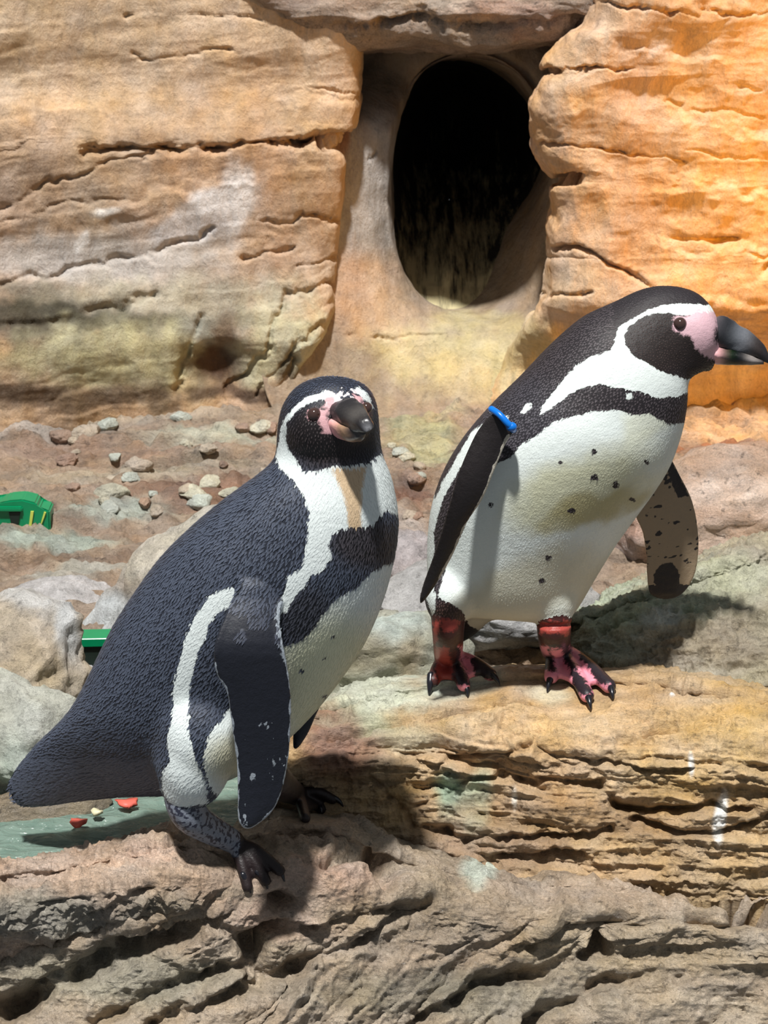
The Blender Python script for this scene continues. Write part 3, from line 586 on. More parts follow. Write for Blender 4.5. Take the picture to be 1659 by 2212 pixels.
def ball(c, r, sub=3):
    v, f = ico(sub); return v*np.asarray(r)+np.asarray(c), [tuple(q) for q in f]
def plate(poly3, normal, th):
    poly3 = np.asarray(poly3); n = len(poly3); th = np.broadcast_to(np.asarray(th, float), (n,))[:, None]*np.asarray(normal)
    v = list(poly3-th/2)+list(poly3+th/2); f = [tuple(range(n)), tuple(range(2*n-1, n-1, -1))]+[(k, n+k, n+(k+1) % n, (k+1) % n) for k in range(n)]
    return v, f
def smooth_poly(poly, n=60):
    p = np.asarray(poly, float); m = len(p); q = np.vstack([p[-2:], p, p[:3]])
    t = np.linspace(2, 2+m, n, endpoint=False); i = np.floor(t).astype(int); f = (t-i)[:, None]
    p0, p1, p2, p3 = q[i-1], q[i], q[i+1], q[np.clip(i+2, 0, len(q)-1)]
    return 0.5*((2*p1)+(p2-p0)*f+(2*p0-5*p1+4*p2-p3)*f*f+(-p0+3*p1-3*p2+p3)*f**3)
def remesh(shell, voxel, it=5):
    V = []; Fc = []; o = 0
    for _, v, f in shell.parts:
        V.append(v); Fc += [tuple(i+o for i in q) for q in f]; o += len(v)
    me = bpy.data.meshes.new('tmp'); me.from_pydata([tuple(a) for a in np.vstack(V)], [], Fc); me.update()
    bm = bmesh.new(); bm.from_mesh(me); bmesh.ops.recalc_face_normals(bm, faces=bm.faces); bmesh.ops.triangulate(bm, faces=bm.faces); bm.to_mesh(me); bm.free()
    ob = bpy.data.objects.new('tmp', me); COL.objects.link(ob)
    r = ob.modifiers.new('r', 'REMESH'); r.mode = 'VOXEL'; r.voxel_size = voxel
    s = ob.modifiers.new('s', 'SMOOTH'); s.factor = 0.5; s.iterations = it
    dg = bpy.context.evaluated_depsgraph_get(); dg.update()
    m2 = bpy.data.meshes.new_from_object(ob.evaluated_get(dg))
    bpy.data.objects.remove(ob)
    n = len(m2.vertices); v = np.empty(n*3, np.float32); m2.vertices.foreach_get('co', v)
    nn = np.empty(n*3, np.float32); m2.vertex_normals.foreach_get('vector', nn)
    fl = np.array([tuple(p.vertices) if len(p.vertices) == 4 else tuple(p.vertices)+(p.vertices[2],) for p in m2.polygons])
    bpy.data.meshes.remove(m2)
    return v.reshape(-1, 3).astype(float), nn.reshape(-1, 3).astype(float), fl
def classify(shell, v):
    names = []; D = []
    for nm, pv, pf in shell.parts:
        b = BVHTree.FromPolygons([Vector(a) for a in pv], pf)
        mn = pv.min(0)-.02; mx = pv.max(0)+.02; d = np.full(len(v), 1.0)
        idx = np.where(np.all((v > mn) & (v < mx), axis=1))[0]
        for i in idx:
            h = b.find_nearest(Vector(v[i]))
            if h[0] is not None: d[i] = h[3]
        names.append(nm); D.append(d)
    D = np.array(D); k = D.argmin(0)
    un = {}
    for i, nm in enumerate(names): un.setdefault(nm, []).append(i)
    cls = np.empty(len(v), object); 
    for nm, ids in un.items(): cls[np.isin(k, ids)] = nm
    return cls

def build_penguin(name, label, dplane, stations, heading, extra, white, lights, darks, pinks, spots, voxel=0.002, paint=None, flen=.0095, lift=.0007):
    """stations: (back point, front point, depth offset, depth ratio) along the spine from crown to tail"""
    st = np.array([[b[0], b[1], f[0], f[1], off, ra] for b, f, off, ra in stations], float)
    st = catmull(st, len(st)*7)
    C = []; E1 = []; E2 = []
    for bx, by, fx, fy, off, ra in st:
        d = dplane((by+fy)/2)+off
        a = P(bx, by, d); b = P(fx, fy, d); c = (a+b)/2; e = (b-a)/2; vdir = (c-CAM)/np.linalg.norm(c-CAM)
        C.append(c); E1.append(e); E2.append(vdir*np.linalg.norm(e)*ra)
    C = np.array(C)
    sh = Shell(); sh.add('body', *loft_pts(C, np.array(E1), np.array(E2), 64))
    extra(sh)
    tor = Shell(); tor.parts = [q for q in sh.parts if q[0] == 'body']; rest = [q for q in sh.parts if q[0] != 'body']
    tv, _, tf = remesh(tor, .0035, 36)
    sh.parts = [('body', tv, [tuple(dict.fromkeys(int(i) for i in q)) for q in tf])]+rest
    v, n, f = remesh(sh, voxel)
    cls = classify(sh, v)
    # spine frame
    sp = catmull(C, 240); tg = np.gradient(sp, axis=0); tg /= np.linalg.norm(tg, axis=1, keepdims=True)
    near = np.empty(len(v), int)
    for i in range(0, len(v), 20000):
        near[i:i+20000] = ((v[i:i+20000, None, :]-sp[None])**2).sum(-1).argmin(1)
    # plumage markings: direct on the side in view, mirrored across the bird for the far side
    h = np.array([math.cos(heading), -math.sin(heading), 0]); lat = np.array([math.sin(heading), math.cos(heading), 0])
    vis = np.einsum('ij,ij->i', n, v-CAM)/np.linalg.norm(v-CAM, axis=1) < 0.12
    cvec = v-sp[near]; mir = v-2*(cvec@lat)[:, None]*lat
    isb = (cls == 'body')
    q = np.where((vis | ~isb)[:, None], v, mir)
    px, py, d = proj(q); m2px = d/F
    wob = fbm(v, 60, 3, 3)*5
    res = paint(cls, px+wob, py+fbm(v, 60, 3, 4)*5, m2px, v, n, vis, sp, near)
    at = {k: res[k] for k in ('m_white', 'm_pink', 'dark', 'light', 'pinkc', 'gloss')}
    loc = np.array([sp[:, 0].mean(), sp[:, 1].mean(), v[:, 2].min()])
    root = empty(name, loc, label=label, cat='penguin')
    def mk(at, extra_tip): 
        return {'m_white': ('FLOAT', at['m_white']), 'm_pink': ('FLOAT', at['m_pink']), 'dark': ('FLOAT_COLOR', at['dark']), 'light': ('FLOAT_COLOR', at['light']), 'pinkc': ('FLOAT_COLOR', at['pinkc']), 'gloss': ('FLOAT', at['gloss']), 'tip': ('FLOAT', extra_tip)}
    body = mesh_obj('body', v, f, M_PLUM, root, True, mk(at, np.zeros(len(v))))
    # short overlapping feathers over trunk and head
    cell = .0029; seen = {}; pick = []
    order = np.random.RandomState(3).permutation(np.where(res['feather'])[0])
    keys = np.floor(v/cell).astype(int)
    for i in order:
        k = tuple(keys[i])
        ok = True
        for dx in (-1, 0, 1):
            for dy in (-1, 0, 1):
                for dz in (-1, 0, 1):
                    j = seen.get((k[0]+dx, k[1]+dy, k[2]+dz))
                    if j is not None and ((v[i]-v[j])**2).sum() < cell*cell: ok = False; break
                if not ok: break
            if not ok: break
        if ok: seen[k] = i; pick.append(i)
    pick = np.array(pick); p = v[pick]; nn = n[pick]; t = tg[near[pick]]
    t = t+np.random.RandomState(4).normal(size=t.shape)*0.14
    t -= (t*nn).sum(1)[:, None]*nn; t /= np.linalg.norm(t, axis=1, keepdims=True)+1e-9; s = np.cross(nn, t)
    rsz = res['fsize'][pick]*np.random.RandomState(5).uniform(.8, 1.2, len(pick)); L = (flen*rsz)[:, None]; wd_ = (.0016*rsz)[:, None]; lf = (lift*np.random.RandomState(6).uniform(.5, 1.4, len(pick))*np.where(at['m_white'][pick] > 0, .45, 1.3))[:, None]
    q4 = np.stack([p-t*L*.45-nn*.0004, p+s*wd_+nn*lf*.3, p+t*L*.55+nn*lf, p-s*wd_+nn*lf*.3], 1).reshape(-1, 3)
    fq = np.arange(len(q4)).reshape(-1, 4)
    rep = np.repeat(pick, 4); a4 = {k: np.asarray(at[k])[rep] for k in at}
    tip = np.tile([0, .35, 1.0, .35], len(pick))
    fo = mesh_obj('plumage', q4, fq, M_PLUM, root, True, mk(a4, tip)); fo['kind'] = 'stuff'
    bv = BVHTree.FromPolygons([Vector(a) for a in v], [tuple(q) for q in f])
    return root, bv, v
def hit(bv, px, py):
    r = bv.ray_cast(Vector(CAM), Vector(ray(px, py)).normalized())
    if r[0] is None: r = bv.find_nearest(Vector(P(px, py, 2.3)))
    return np.array(r[0]), np.array(r[1])
def colf(n, base): return np.tile(lin(base), (n, 1))
def blend(c, px, py, blobs):
    for bx, by, rx, ry, col, a in blobs:
        k = a*sstep(1.2, .5, np.sqrt(((px-bx)/rx)**2+((py-by)/ry)**2)); c = c*(1-k[:, None])+lin(col)*k[:, None]
    return c
def claw(parent, base, dirv, L, r=.0042):
    dirv = dirv/np.linalg.norm(dirv); pts = [base-dirv*L*.25, base+dirv*L*.35+np.array([0, 0, .0018]), base+dirv*L*.75+np.array([0, 0, .0002]), base+dirv*L+np.array([0, 0, -.004])]
    v, f = tube(pts, [r, r*.95, r*.6, r*.18], 12, up=(0.1, .2, 1.0)); mesh_obj('claw', v, f, M_CLAW, parent)
def eye(parent, bv, px, py, r, lookmix=0.5):
    p, n = hit(bv, px, py); c = p-n*r*.25
    v, f = ball(c, r); e = mesh_obj('eye', v, f, M_IRIS, parent)
    tocam = (CAM-c)/np.linalg.norm(CAM-c); ax = n*(1-lookmix)+tocam*lookmix; ax /= np.linalg.norm(ax)
    v, f = ball(c+ax*r*.30, r*.80); mesh_obj('pupil', v, f, M_EYE, e)
    a1 = np.cross(ax, UP); a1 /= np.linalg.norm(a1); a2 = np.cross(a1, ax); c0 = c+ax*r*.55
    ring = [c0+(a1*math.cos(a)*1.02+a2*math.sin(a)*.92)*r for a in np.linspace(0, 2*math.pi, 17)]
    v, f = tube(ring, [r*.26]*17, 8, up=ax, n=40); mesh_obj('eyelid', v, f, M_LID, e)
def lofted_beak(name, parent, pts, e1s, e2s, cols, n=28):
    c = catmull(np.array(pts), n); a = catmull(np.array(e1s), n); b = catmull(np.array(e2s), n); ns = 24
    v, f = loft_pts(c, a, b, ns); v = np.array(v); cr = np.repeat(c, ns, 0); an = np.tile(np.linspace(0, 2*math.pi, ns, endpoint=False), n)
    v = cr+(v-cr)*(1+.07*np.cos(4*an)+.16*fbm(v, 95, 3, 5))[:, None]
    cc = catmull(np.array([lin(k) for k in cols]), n).clip(0, 1)
    return mesh_obj(name, v, f, M_BEAK, parent, True, {'tint': ('FLOAT_COLOR', np.repeat(cc, ns, 0))})

# ---------------------------------------------------------------- upright penguin (left)
SL = F/2.51
def dL(py): return 2.51-0.364*(1850-py)/SL
stL = [((690, 812), (742, 812), .0, .9), ((645, 830), (786, 828), .0, .9), ((620, 856), (808, 852), 0, .92), ((605, 885), (817, 882), 0, .92), ((598, 925), (821, 922), 0, .92), ((596, 960), (823, 955), 0, .92), ((592, 990), (828, 985), .0, .92), ((560, 1022), (848, 1035), .005, .9),
       ((490, 1073), (862, 1125), .01, .88), ((415, 1135), (850, 1220), .015, .86), ((345, 1205), (824, 1310), .02, .85), ((290, 1280), (786, 1395), .025, .84), ((245, 1350), (736, 1470), .03, .84), ((210, 1420), (680, 1540), .035, .84), ((180, 1482), (615, 1605), .04, .84), ((150, 1533), (530, 1670), .045, .82), ((116, 1570), (400, 1715), .055, .74), ((82, 1600), (275, 1722), .07, .62), ((50, 1635), (180, 1732), .085, .52), ((26, 1668), (100, 1745), .10, .45), ((12, 1695), (45, 1748), .11, .4)]
flipL = [(560, 1170), (530, 1235), (503, 1295), (480, 1345), (465, 1390), (462, 1425), (470, 1460), (490, 1495), (498, 1545), (506, 1605), (512, 1660), (513, 1720), (514, 1768), (528, 1790), (552, 1784), (592, 1748), (614, 1690), (625, 1620), (629, 1540), (626, 1475), (618, 1425), (609, 1380), (604, 1335), (612, 1285), (615, 1235), (610, 1175)]
def flip_plate(poly, dfun, th_root, th_tip, y0, y1):
    p = smooth_poly(poly, 72); pts = np.array([P(x, y, dfun(x, y)) for x, y in p]); c = pts.mean(0); vd = (c-CAM)/np.linalg.norm(c-CAM)
    th = th_root+(th_tip-th_root)*sstep(y0, y1, p[:, 1])
    # bulged centre: three nested plates
    out = []
    ctr = np.array([p[:, 0].mean(), p[:, 1].mean()])
    for sc, k in ((1.0, .45), (.86, .8), (.6, 1.0)):
        q = p.copy(); q[:, 0] = ctr[0]+(p[:, 0]-ctr[0])*sc if False else p[:, 0]
        mid = None
        out.append((sc, k))
    return p, pts, vd, th
def add_flipper(sh, nm, poly, dfun, th_root, th_tip, y0, y1):
    p, pts, vd, th = flip_plate(poly, dfun, th_root, th_tip, y0, y1)
    sh.add(nm, *plate(pts, vd, th*.55))
    # thicker core, shrunk sideways per row
    ys = np.linspace(p[:, 1].min()+6, p[:, 1].max()-10, 26); c = []; e1 = []; e2 = []
    for y in ys:
        xs = []
        for k in range(len(p)):
            a = p[k]; b = p[(k+1) % len(p)]
            if (a[1]-y)*(b[1]-y) <= 0 and a[1] != b[1]: xs.append(a[0]+(b[0]-a[0])*(y-a[1])/(b[1]-a[1]))
        if len(xs) < 2: continue
        x0, x1 = min(xs), max(xs); xm = (x0+x1)/2; A = P(x0, y, dfun(x0, y)); B = P(x1, y, dfun(x1, y))
        t = th_root+(th_tip-th_root)*sstep(y0, y1, y); c.append((A+B)/2); e1.append((B-A)/2*.9); e2.append(vd*t*.5)
    sh.add(nm, *loft_pts(np.array(c), np.array(e1), np.array(e2), 24))
def foot_parts(sh, nm, ankle, hub, toes, r_ank, web=True, rt=.0065):
    """ankle: world points from inside the body down to the foot hub; toes: world points"""
    sh.add(nm, *tube(list(ankle)+[hub], list(r_ank), 18))
    for t in toes:
        mid = hub*.45+t*.55+np.array([0, 0, .007]); sh.add(nm, *tube([hub, mid, t], [rt*1.5, rt*1.15, rt*1.05], 14))
    if web:
        for a, b in zip(toes[:-1], toes[1:]):
            m = (a+b)/2*.86+hub*.14
            poly = np.array([hub, hub*.4+a*.6, a*.92+hub*.08, m, b*.92+hub*.08, hub*.4+b*.6]); sh.add(nm, *plate(poly+np.array([0, 0, .003]), np.array([0, 0, 1.0]), .009))
toesL_near = [(598, 1918), (558, 1922), (640, 1880)]
def extraL(sh):
    # thigh tuft of the near leg
    c = P(402, 1675, dL(1680)-.035); sh.add('body', *ball(c, (.032, .036, .046)))
    c = P(418, 1630, dL(1630)-.03); sh.add('body', *ball(c, (.045, .05, .065)))
    c = P(440, 1570, dL(1570)-.025); sh.add('body', *ball(c, (.055, .06, .07)))
    # face pushed toward beak base
    c = P(748, 902, dL(905)-.040); sh.add('body', *ball(c, (.030, .022, .028)))
    c = P(700, 915, dL(905)-.015); sh.add('body', *ball(c, (.046, .045, .045)))
    add_flipper(sh, 'flipper', flipL, lambda x, y: dL(y)-.120+.036*(1-sstep(1250, 1420, y))+.05*(1-sstep(1165, 1265, y))+.014*sstep(1300, 1780, y)+(x-550)*.00008, .016, .010, 1250, 1780)
    # far flipper tip showing behind the belly
    add_flipper(sh, 'far_flipper', [(700, 1300), (670, 1420), (640, 1530), (632, 1600), (640, 1618), (665, 1585), (690, 1530), (740, 1440), (790, 1340), (760, 1280)], lambda x, y: dL(y)+.085, .014, .010, 1300, 1600)
    hub = ground(505, 1838, .012)
    foot_parts(sh, 'leg', [P(392, 1690, dL(1690)-.035), P(412, 1762, dL(1770)-.04)], hub, [ground(575, 1912, .005), ground(535, 1925, .005), ground(606, 1890, .005)][::1], [.024, .021, .014])
    hub2 = ground(640, 1740, .016)
    foot_parts(sh, 'far_leg', [P(560, 1640, dL(1640)+.06), P(600, 1690, dL(1690)+.06)], hub2, [ground(660, 1775, .005), ground(695, 1757, .005), ground(720, 1735, .005)], [.024, .02, .014])
W_L = dict(
 face=[(738, 862), (730, 850), (700, 845), (665, 855), (635, 878), (614, 905), (602, 945), (597, 985), (604, 1010), (618, 1026), (660, 1024), (645, 1002), (628, 978), (618, 945), (619, 915), (638, 890), (662, 872), (690, 861), (706, 862), (703, 878), (716, 882), (730, 876)],
 face2=[(762, 842), (775, 836), (790, 846), (802, 862), (808, 885), (800, 884), (792, 866), (778, 856)],
 bib=[(606, 1012), (655, 1020), (700, 1014), (745, 1006), (790, 1000), (822, 984), (850, 1020), (900, 1080), (900, 1105), (858, 1112), (838, 1100), (822, 1112), (805, 1135), (785, 1138), (752, 1140), (722, 1150), (712, 1178), (720, 1200), (702, 1230), (672, 1245), (655, 1268), (638, 1290), (620, 1322), (606, 1330), (612, 1285), (622, 1245), (652, 1228), (660, 1190), (666, 1150), (668, 1110), (652, 1065), (630, 1035)],
 belly=[(900, 1205), (846, 1214), (805, 1235), (772, 1268), (735, 1290), (702, 1320), (668, 1368), (640, 1388), (600, 1400), (540, 1440), (505, 1510), (480, 1555), (458, 1572), (442, 1620), (440, 1655), (452, 1700), (520, 1760), (700, 1700), (900, 1400)],
 flank=[(520, 1282), (497, 1265), (470, 1272), (440, 1300), (416, 1340), (402, 1380), (386, 1430), (376, 1480), (373, 1540), (361, 1600), (366, 1640), (352, 1675), (350, 1705), (372, 1745), (450, 1735), (446, 1690), (432, 1660), (416, 1620), (408, 1570), (409, 1520), (411, 1480), (421, 1430), (436, 1390), (456, 1345), (482, 1318), (516, 1302)])
def paintL(cls, px, py, m, v, n, vis, sp, near):
    N = len(px); w = np.full(N, -1.0)
    for k in W_L.values(): w = np.maximum(w, sdf(px, py, k)*m)
    for sx, sy, r in ((655, 1450, 5), (700, 1420, 4), (720, 1375, 4), (640, 1240, 0), (700, 1505, 4)): w = np.minimum(w, (np.hypot(px-sx, py-sy)-r)*m)
    dark = blend(colf(N, (31, 34, 42)), px, py, [(710, 940, 130, 90, (22, 17, 17), .95), (720, 830, 110, 40, (30, 33, 42), .9), (790, 1170, 90, 60, (27, 24, 26), .9), (660, 1330, 80, 70, (24, 24, 28), .8)])
    light = blend(colf(N, (226, 234, 232)), px, py, [(720, 1480, 160, 180, (222, 222, 186), .9), (560, 1640, 140, 70, (206, 200, 164), .8), (763, 1075, 26, 75, (206, 170, 122), 0), (740, 860, 40, 30, (226, 196, 200), .5)])
    tan = sstep(-3, 5, sdf(px, py, [(716, 1014), (790, 1006), (781, 1060), (780, 1135), (768, 1158), (755, 1138), (742, 1070)]))*vis
    light = light*(1-tan[:, None])+lin((206, 180, 146))*tan[:, None]
    pk = np.maximum(sdf(px, py, [(705, 855), (722, 858), (728, 875), (712, 885), (704, 905), (712, 915), (735, 918), (735, 940), (700, 935), (692, 915), (686, 905), (665, 905), (664, 886), (680, 880), (700, 885)]), sdf(px, py, [(764, 850), (778, 855), (786, 875), (796, 890), (796, 915), (785, 890), (770, 872)]))*m
    pkc = colf(N, (196, 158, 162)); gloss = np.full(N, .45)
    gz = sdf(px, py, [(728, 858), (735, 842), (752, 838), (768, 848), (772, 866), (750, 874)]); w = np.where(vis & (gz > -4), np.maximum(w, fbm(v, 260, 3, 33)*.012-.0008), w)
    fl = np.isin(cls, ['flipper', 'far_flipper']); w[fl] = -.02; pk[fl] = -.02
    e = seg_dist(px, py, smooth_poly(flipL, 80)); k = (cls == 'flipper')
    edge = (3.4-e)*m*3.5; w = np.where(k & (py > 1430), edge, w); w = np.where(k & (py <= 1430) & (px > 585) & (py > 1300), (9-e)*m*.6-.0006, w)  # pale flipper edge; the upper leading part is a painted highlight
    ff = sstep(1270, 1360, py[fl])[:, None]; dark[fl] = dark[fl]*(1-ff)+lin((25, 27, 34))*ff; light[k] = lin((150, 158, 166)); gloss[fl] = .35+.4*sstep(1380, 1500, py[fl])
    sc = fbm(v, (160, 160, 60), 4, 8, .65)+.35*fbm(v, 30, 2, 21); k2 = k & (py > 1560); w = np.where(k2, np.maximum(w, (sc-.46)*.02), w)
    lg = np.isin(cls, ['leg', 'far_leg']); 
    w[lg] = -.02; pk[lg] = -.02; dark[lg] = lin((30, 22, 22)); gloss[lg] = .7
    up = (cls == 'leg') & (py < 1850) & (px < 520); c = fbm(v, 330, 2, 9); w = np.where(up, .0006+c*.005, w); light[up] = lin((128, 134, 146)); dark[up] = lin((44, 46, 58))
    isb = cls == 'body'; feather = (isb & (py < 1742)) | ((cls == 'flipper') & (py+fbm(v, 45, 3, 77)*90 < 1350)); fs = np.where(py < 990, .55, 1.0); fs = np.where((py > 1640) & (px < 350), 1.9, fs)
    face = (sdf(px, py, [(640, 870), (800, 850), (815, 960), (640, 990)]) > 0); fs = np.where(face, .42, fs)
    return dict(m_white=w, m_pink=np.where(vis, pk, -.02), dark=dark, light=light, pinkc=pkc, gloss=gloss, feather=feather & (pk < -.002), fsize=fs)
rootL, bvL, vL = build_penguin('penguin', 'upright penguin with ruffled blue-black back looking out, grey scaly leg on the slab', dL, stL, math.radians(40), extraL, None, None, None, None, None, paint=paintL)
eye(rootL, bvL, 678, 894, .0075, .45); eye(rootL, bvL, 794, 880, .0065, .3)
# beak pointing out toward the viewer and a little down
bp = lambda x, y, o: P(x, y, dL(905)+o)
vx = np.array([1.0, 0, 0]); vup = UP
rr = lambda w_, ang: vx*math.cos(ang)*w_+vup*math.sin(ang)*w_
lofted_beak('upper_beak', rootL, [bp(742, 893, -.045), bp(754, 895, -.062), bp(768, 902, -.080), bp(781, 911, -.096), bp(791, 919, -.106), bp(796, 927, -.108)],
            [rr(.0195, -.3), rr(.0185, -.3), rr(.0155, -.3), rr(.011, -.3), rr(.007, -.3), rr(.002, -.3)], [rr(.0155, 1.27), rr(.0165, 1.27), rr(.0145, 1.27), rr(.011, 1.27), rr(.007, 1.27), rr(.002, 1.27)], [(24, 22, 24), (30, 28, 30), (36, 34, 34), (62, 60, 58), (34, 33, 35), (90, 92, 96)])
lofted_beak('lower_beak', rootL, [bp(733, 918, -.040), bp(744, 928, -.058), bp(758, 935, -.074), bp(772, 936, -.088), bp(784, 934, -.097)],
            [rr(.0195, -.5), rr(.018, -.5), rr(.0135, -.5), rr(.008, -.5), rr(.003, -.5)], [rr(.0105, 1.07), rr(.0105, 1.07), rr(.0085, 1.07), rr(.006, 1.07), rr(.002, 1.07)], [(206, 150, 152), (206, 152, 154), (150, 120, 100), (56, 48, 46), (40, 38, 38)])
for a, b in (((560, 1898), (580, 1922)), ((528, 1905), (542, 1930)), ((598, 1880), (612, 1900)), ((655, 1768), (664, 1785)), ((690, 1754), (706, 1764)), ((716, 1733), (736, 1740))):
    A = ground(*a, .006); B = ground(*b, .004); claw(rootL, A, B-A, .017)

# ---------------------------------------------------------------- bending penguin (right)
SR = F/2.80
def dR(py): return 2.80-0.364*(1480-py)/SR
stR = [((1556, 708), (1555, 768), .0, .5), ((1550, 684), (1550, 782), .0, .5), ((1534, 656), (1538, 794), 0, .56), ((1500, 627), (1520, 804), 0, .62), ((1440, 615), (1500, 812), .0, .66), ((1385, 624), (1486, 822), 0, .72), ((1325, 652), (1487, 838), 0, .78), ((1258, 684), (1486, 868), .0, .82), ((1190, 742), (1479, 915), .0, .84), ((1125, 810), (1466, 962), .0, .84), ((1062, 872), (1446, 1012), .0, .84), ((1000, 945), (1418, 1058), .005, .84), ((955, 1022), (1376, 1116), .01, .84), ((930, 1100), (1330, 1180), .015, .84), ((922, 1180), (1287, 1250), .02, .84), ((924, 1250), (1252, 1310), .02, .82), ((938, 1305), (1228, 1338), .02, .78), ((970, 1330), (1195, 1348), .02, .72)]
flipR = [(1070, 893), (1112, 922), (1092, 958), (1066, 1020), (1042, 1078), (1008, 1130), (980, 1195), (945, 1258), (916, 1298), (906, 1300), (914, 1262), (938, 1196), (956, 1140), (972, 1086), (988, 1030), (1010, 975), (1036, 925)]
farR = [(1395, 1010), (1440, 984), (1470, 1030), (1496, 1085), (1508, 1150), (1507, 1210), (1496, 1252), (1472, 1284), (1440, 1295), (1406, 1284), (1398, 1250), (1396, 1200), (1388, 1150), (1374, 1118), (1366, 1085)]
def extraR(sh):
    c = P(1490, 722, dR(722)-.012); sh.add('body', *ball(c, (.036, .032, .040)))
    c = P(1528, 792, dR(790)); sh.add('body', *ball(c, (.010, .010, .009)))
    for x, y, o in ((972, 1285, -.03), (1193, 1288, -.02)):
        sh.add('body', *ball(P(x, y, dR(y)+o+.012), (.034, .038, .044)))
    add_flipper(sh, 'flipper', flipR, lambda x, y: dR(y)-.105-.012*sstep(900, 1050, y)+.035*sstep(1050, 1300, y), .016, .010, 900, 1280)
    add_flipper(sh, 'far_flipper', farR, lambda x, y: dR(y)+.055+(x-1440)*.0003, .014, .010, 1000, 1280)
    # tail stub between the legs, behind
    sh.add('body', *tube([P(1010, 1290, dR(1290)+.08), P(985, 1345, dR(1345)+.12), P(960, 1380, dR(1380)+.15)], [.045, .03, .012], 16))
    hub = ground(968, 1456, .024); a1 = hub*.5+P(968, 1330, dR(1330)-.03)*.5
    foot_parts(sh, 'leg', [P(968, 1318, dR(1318)-.03), P(968, 1372, dR(1372)-.02)], hub, [ground(935, 1488, .011), ground(1002, 1497, .011), ground(1060, 1474, .011)], [.023, .0205, .019], rt=.0088)
    hub = ground(1200, 1432, .022)
    foot_parts(sh, 'leg', [P(1197, 1318, dR(1318)-.02), P(1197, 1372, dR(1372)-.015)], hub, [ground(1190, 1480, .011), ground(1268, 1520, .011), ground(1316, 1500, .011)], [.024, .0215, .021], rt=.0092)
W_R = dict(
 face=[(1545, 672), (1535, 660), (1500, 658), (1450, 657), (1402, 668), (1362, 690), (1338, 706), (1326, 740), (1320, 756), (1286, 768), (1250, 786), (1216, 820), (1192, 850), (1176, 872), (1164, 898), (1186, 886), (1216, 862), (1246, 842), (1290, 830), (1332, 836), (1380, 846), (1420, 858), (1464, 857), (1480, 850), (1520, 840), (1520, 820), (1484, 818), (1440, 806), (1402, 790), (1372, 770), (1352, 746), (1348, 725), (1362, 702), (1394, 682), (1422, 675), (1460, 681), (1500, 684), (1540, 682)],
 dot=[(1122, 890), (1134, 871), (1147, 867), (1151, 876), (1132, 895)], dot2=[(1352, 850), (1366, 848), (1368, 862), (1354, 864)],
 belly=[(1520, 915), (1480, 912), (1440, 916), (1402, 892), (1370, 896), (1332, 882), (1290, 886), (1242, 896), (1202, 908), (1162, 936), (1130, 956), (1106, 986), (1082, 1000), (1058, 1012), (1046, 1045), (1000, 1150), (962, 1225), (946, 1285), (962, 1318), (1000, 1338), (1080, 1400), (1300, 1400), (1560, 1000)],
 flank=[(1100, 894), (1062, 899), (1020, 934), (986, 985), (956, 1040), (936, 1080), (920, 1130), (910, 1240), (932, 1330), (942, 1320), (938, 1250), (938, 1150), (952, 1090), (978, 1040), (1008, 985), (1042, 936), (1100, 916)])
SPOT_R = [(1285, 975, 7), (1283, 1030, 7), (1330, 1046, 7), (1235, 1106, 7), (1365, 1078, 5), (1182, 1205, 5), (1172, 1255, 6), (1060, 1090, 5), (1395, 1000, 5), (1210, 1000, 4)]
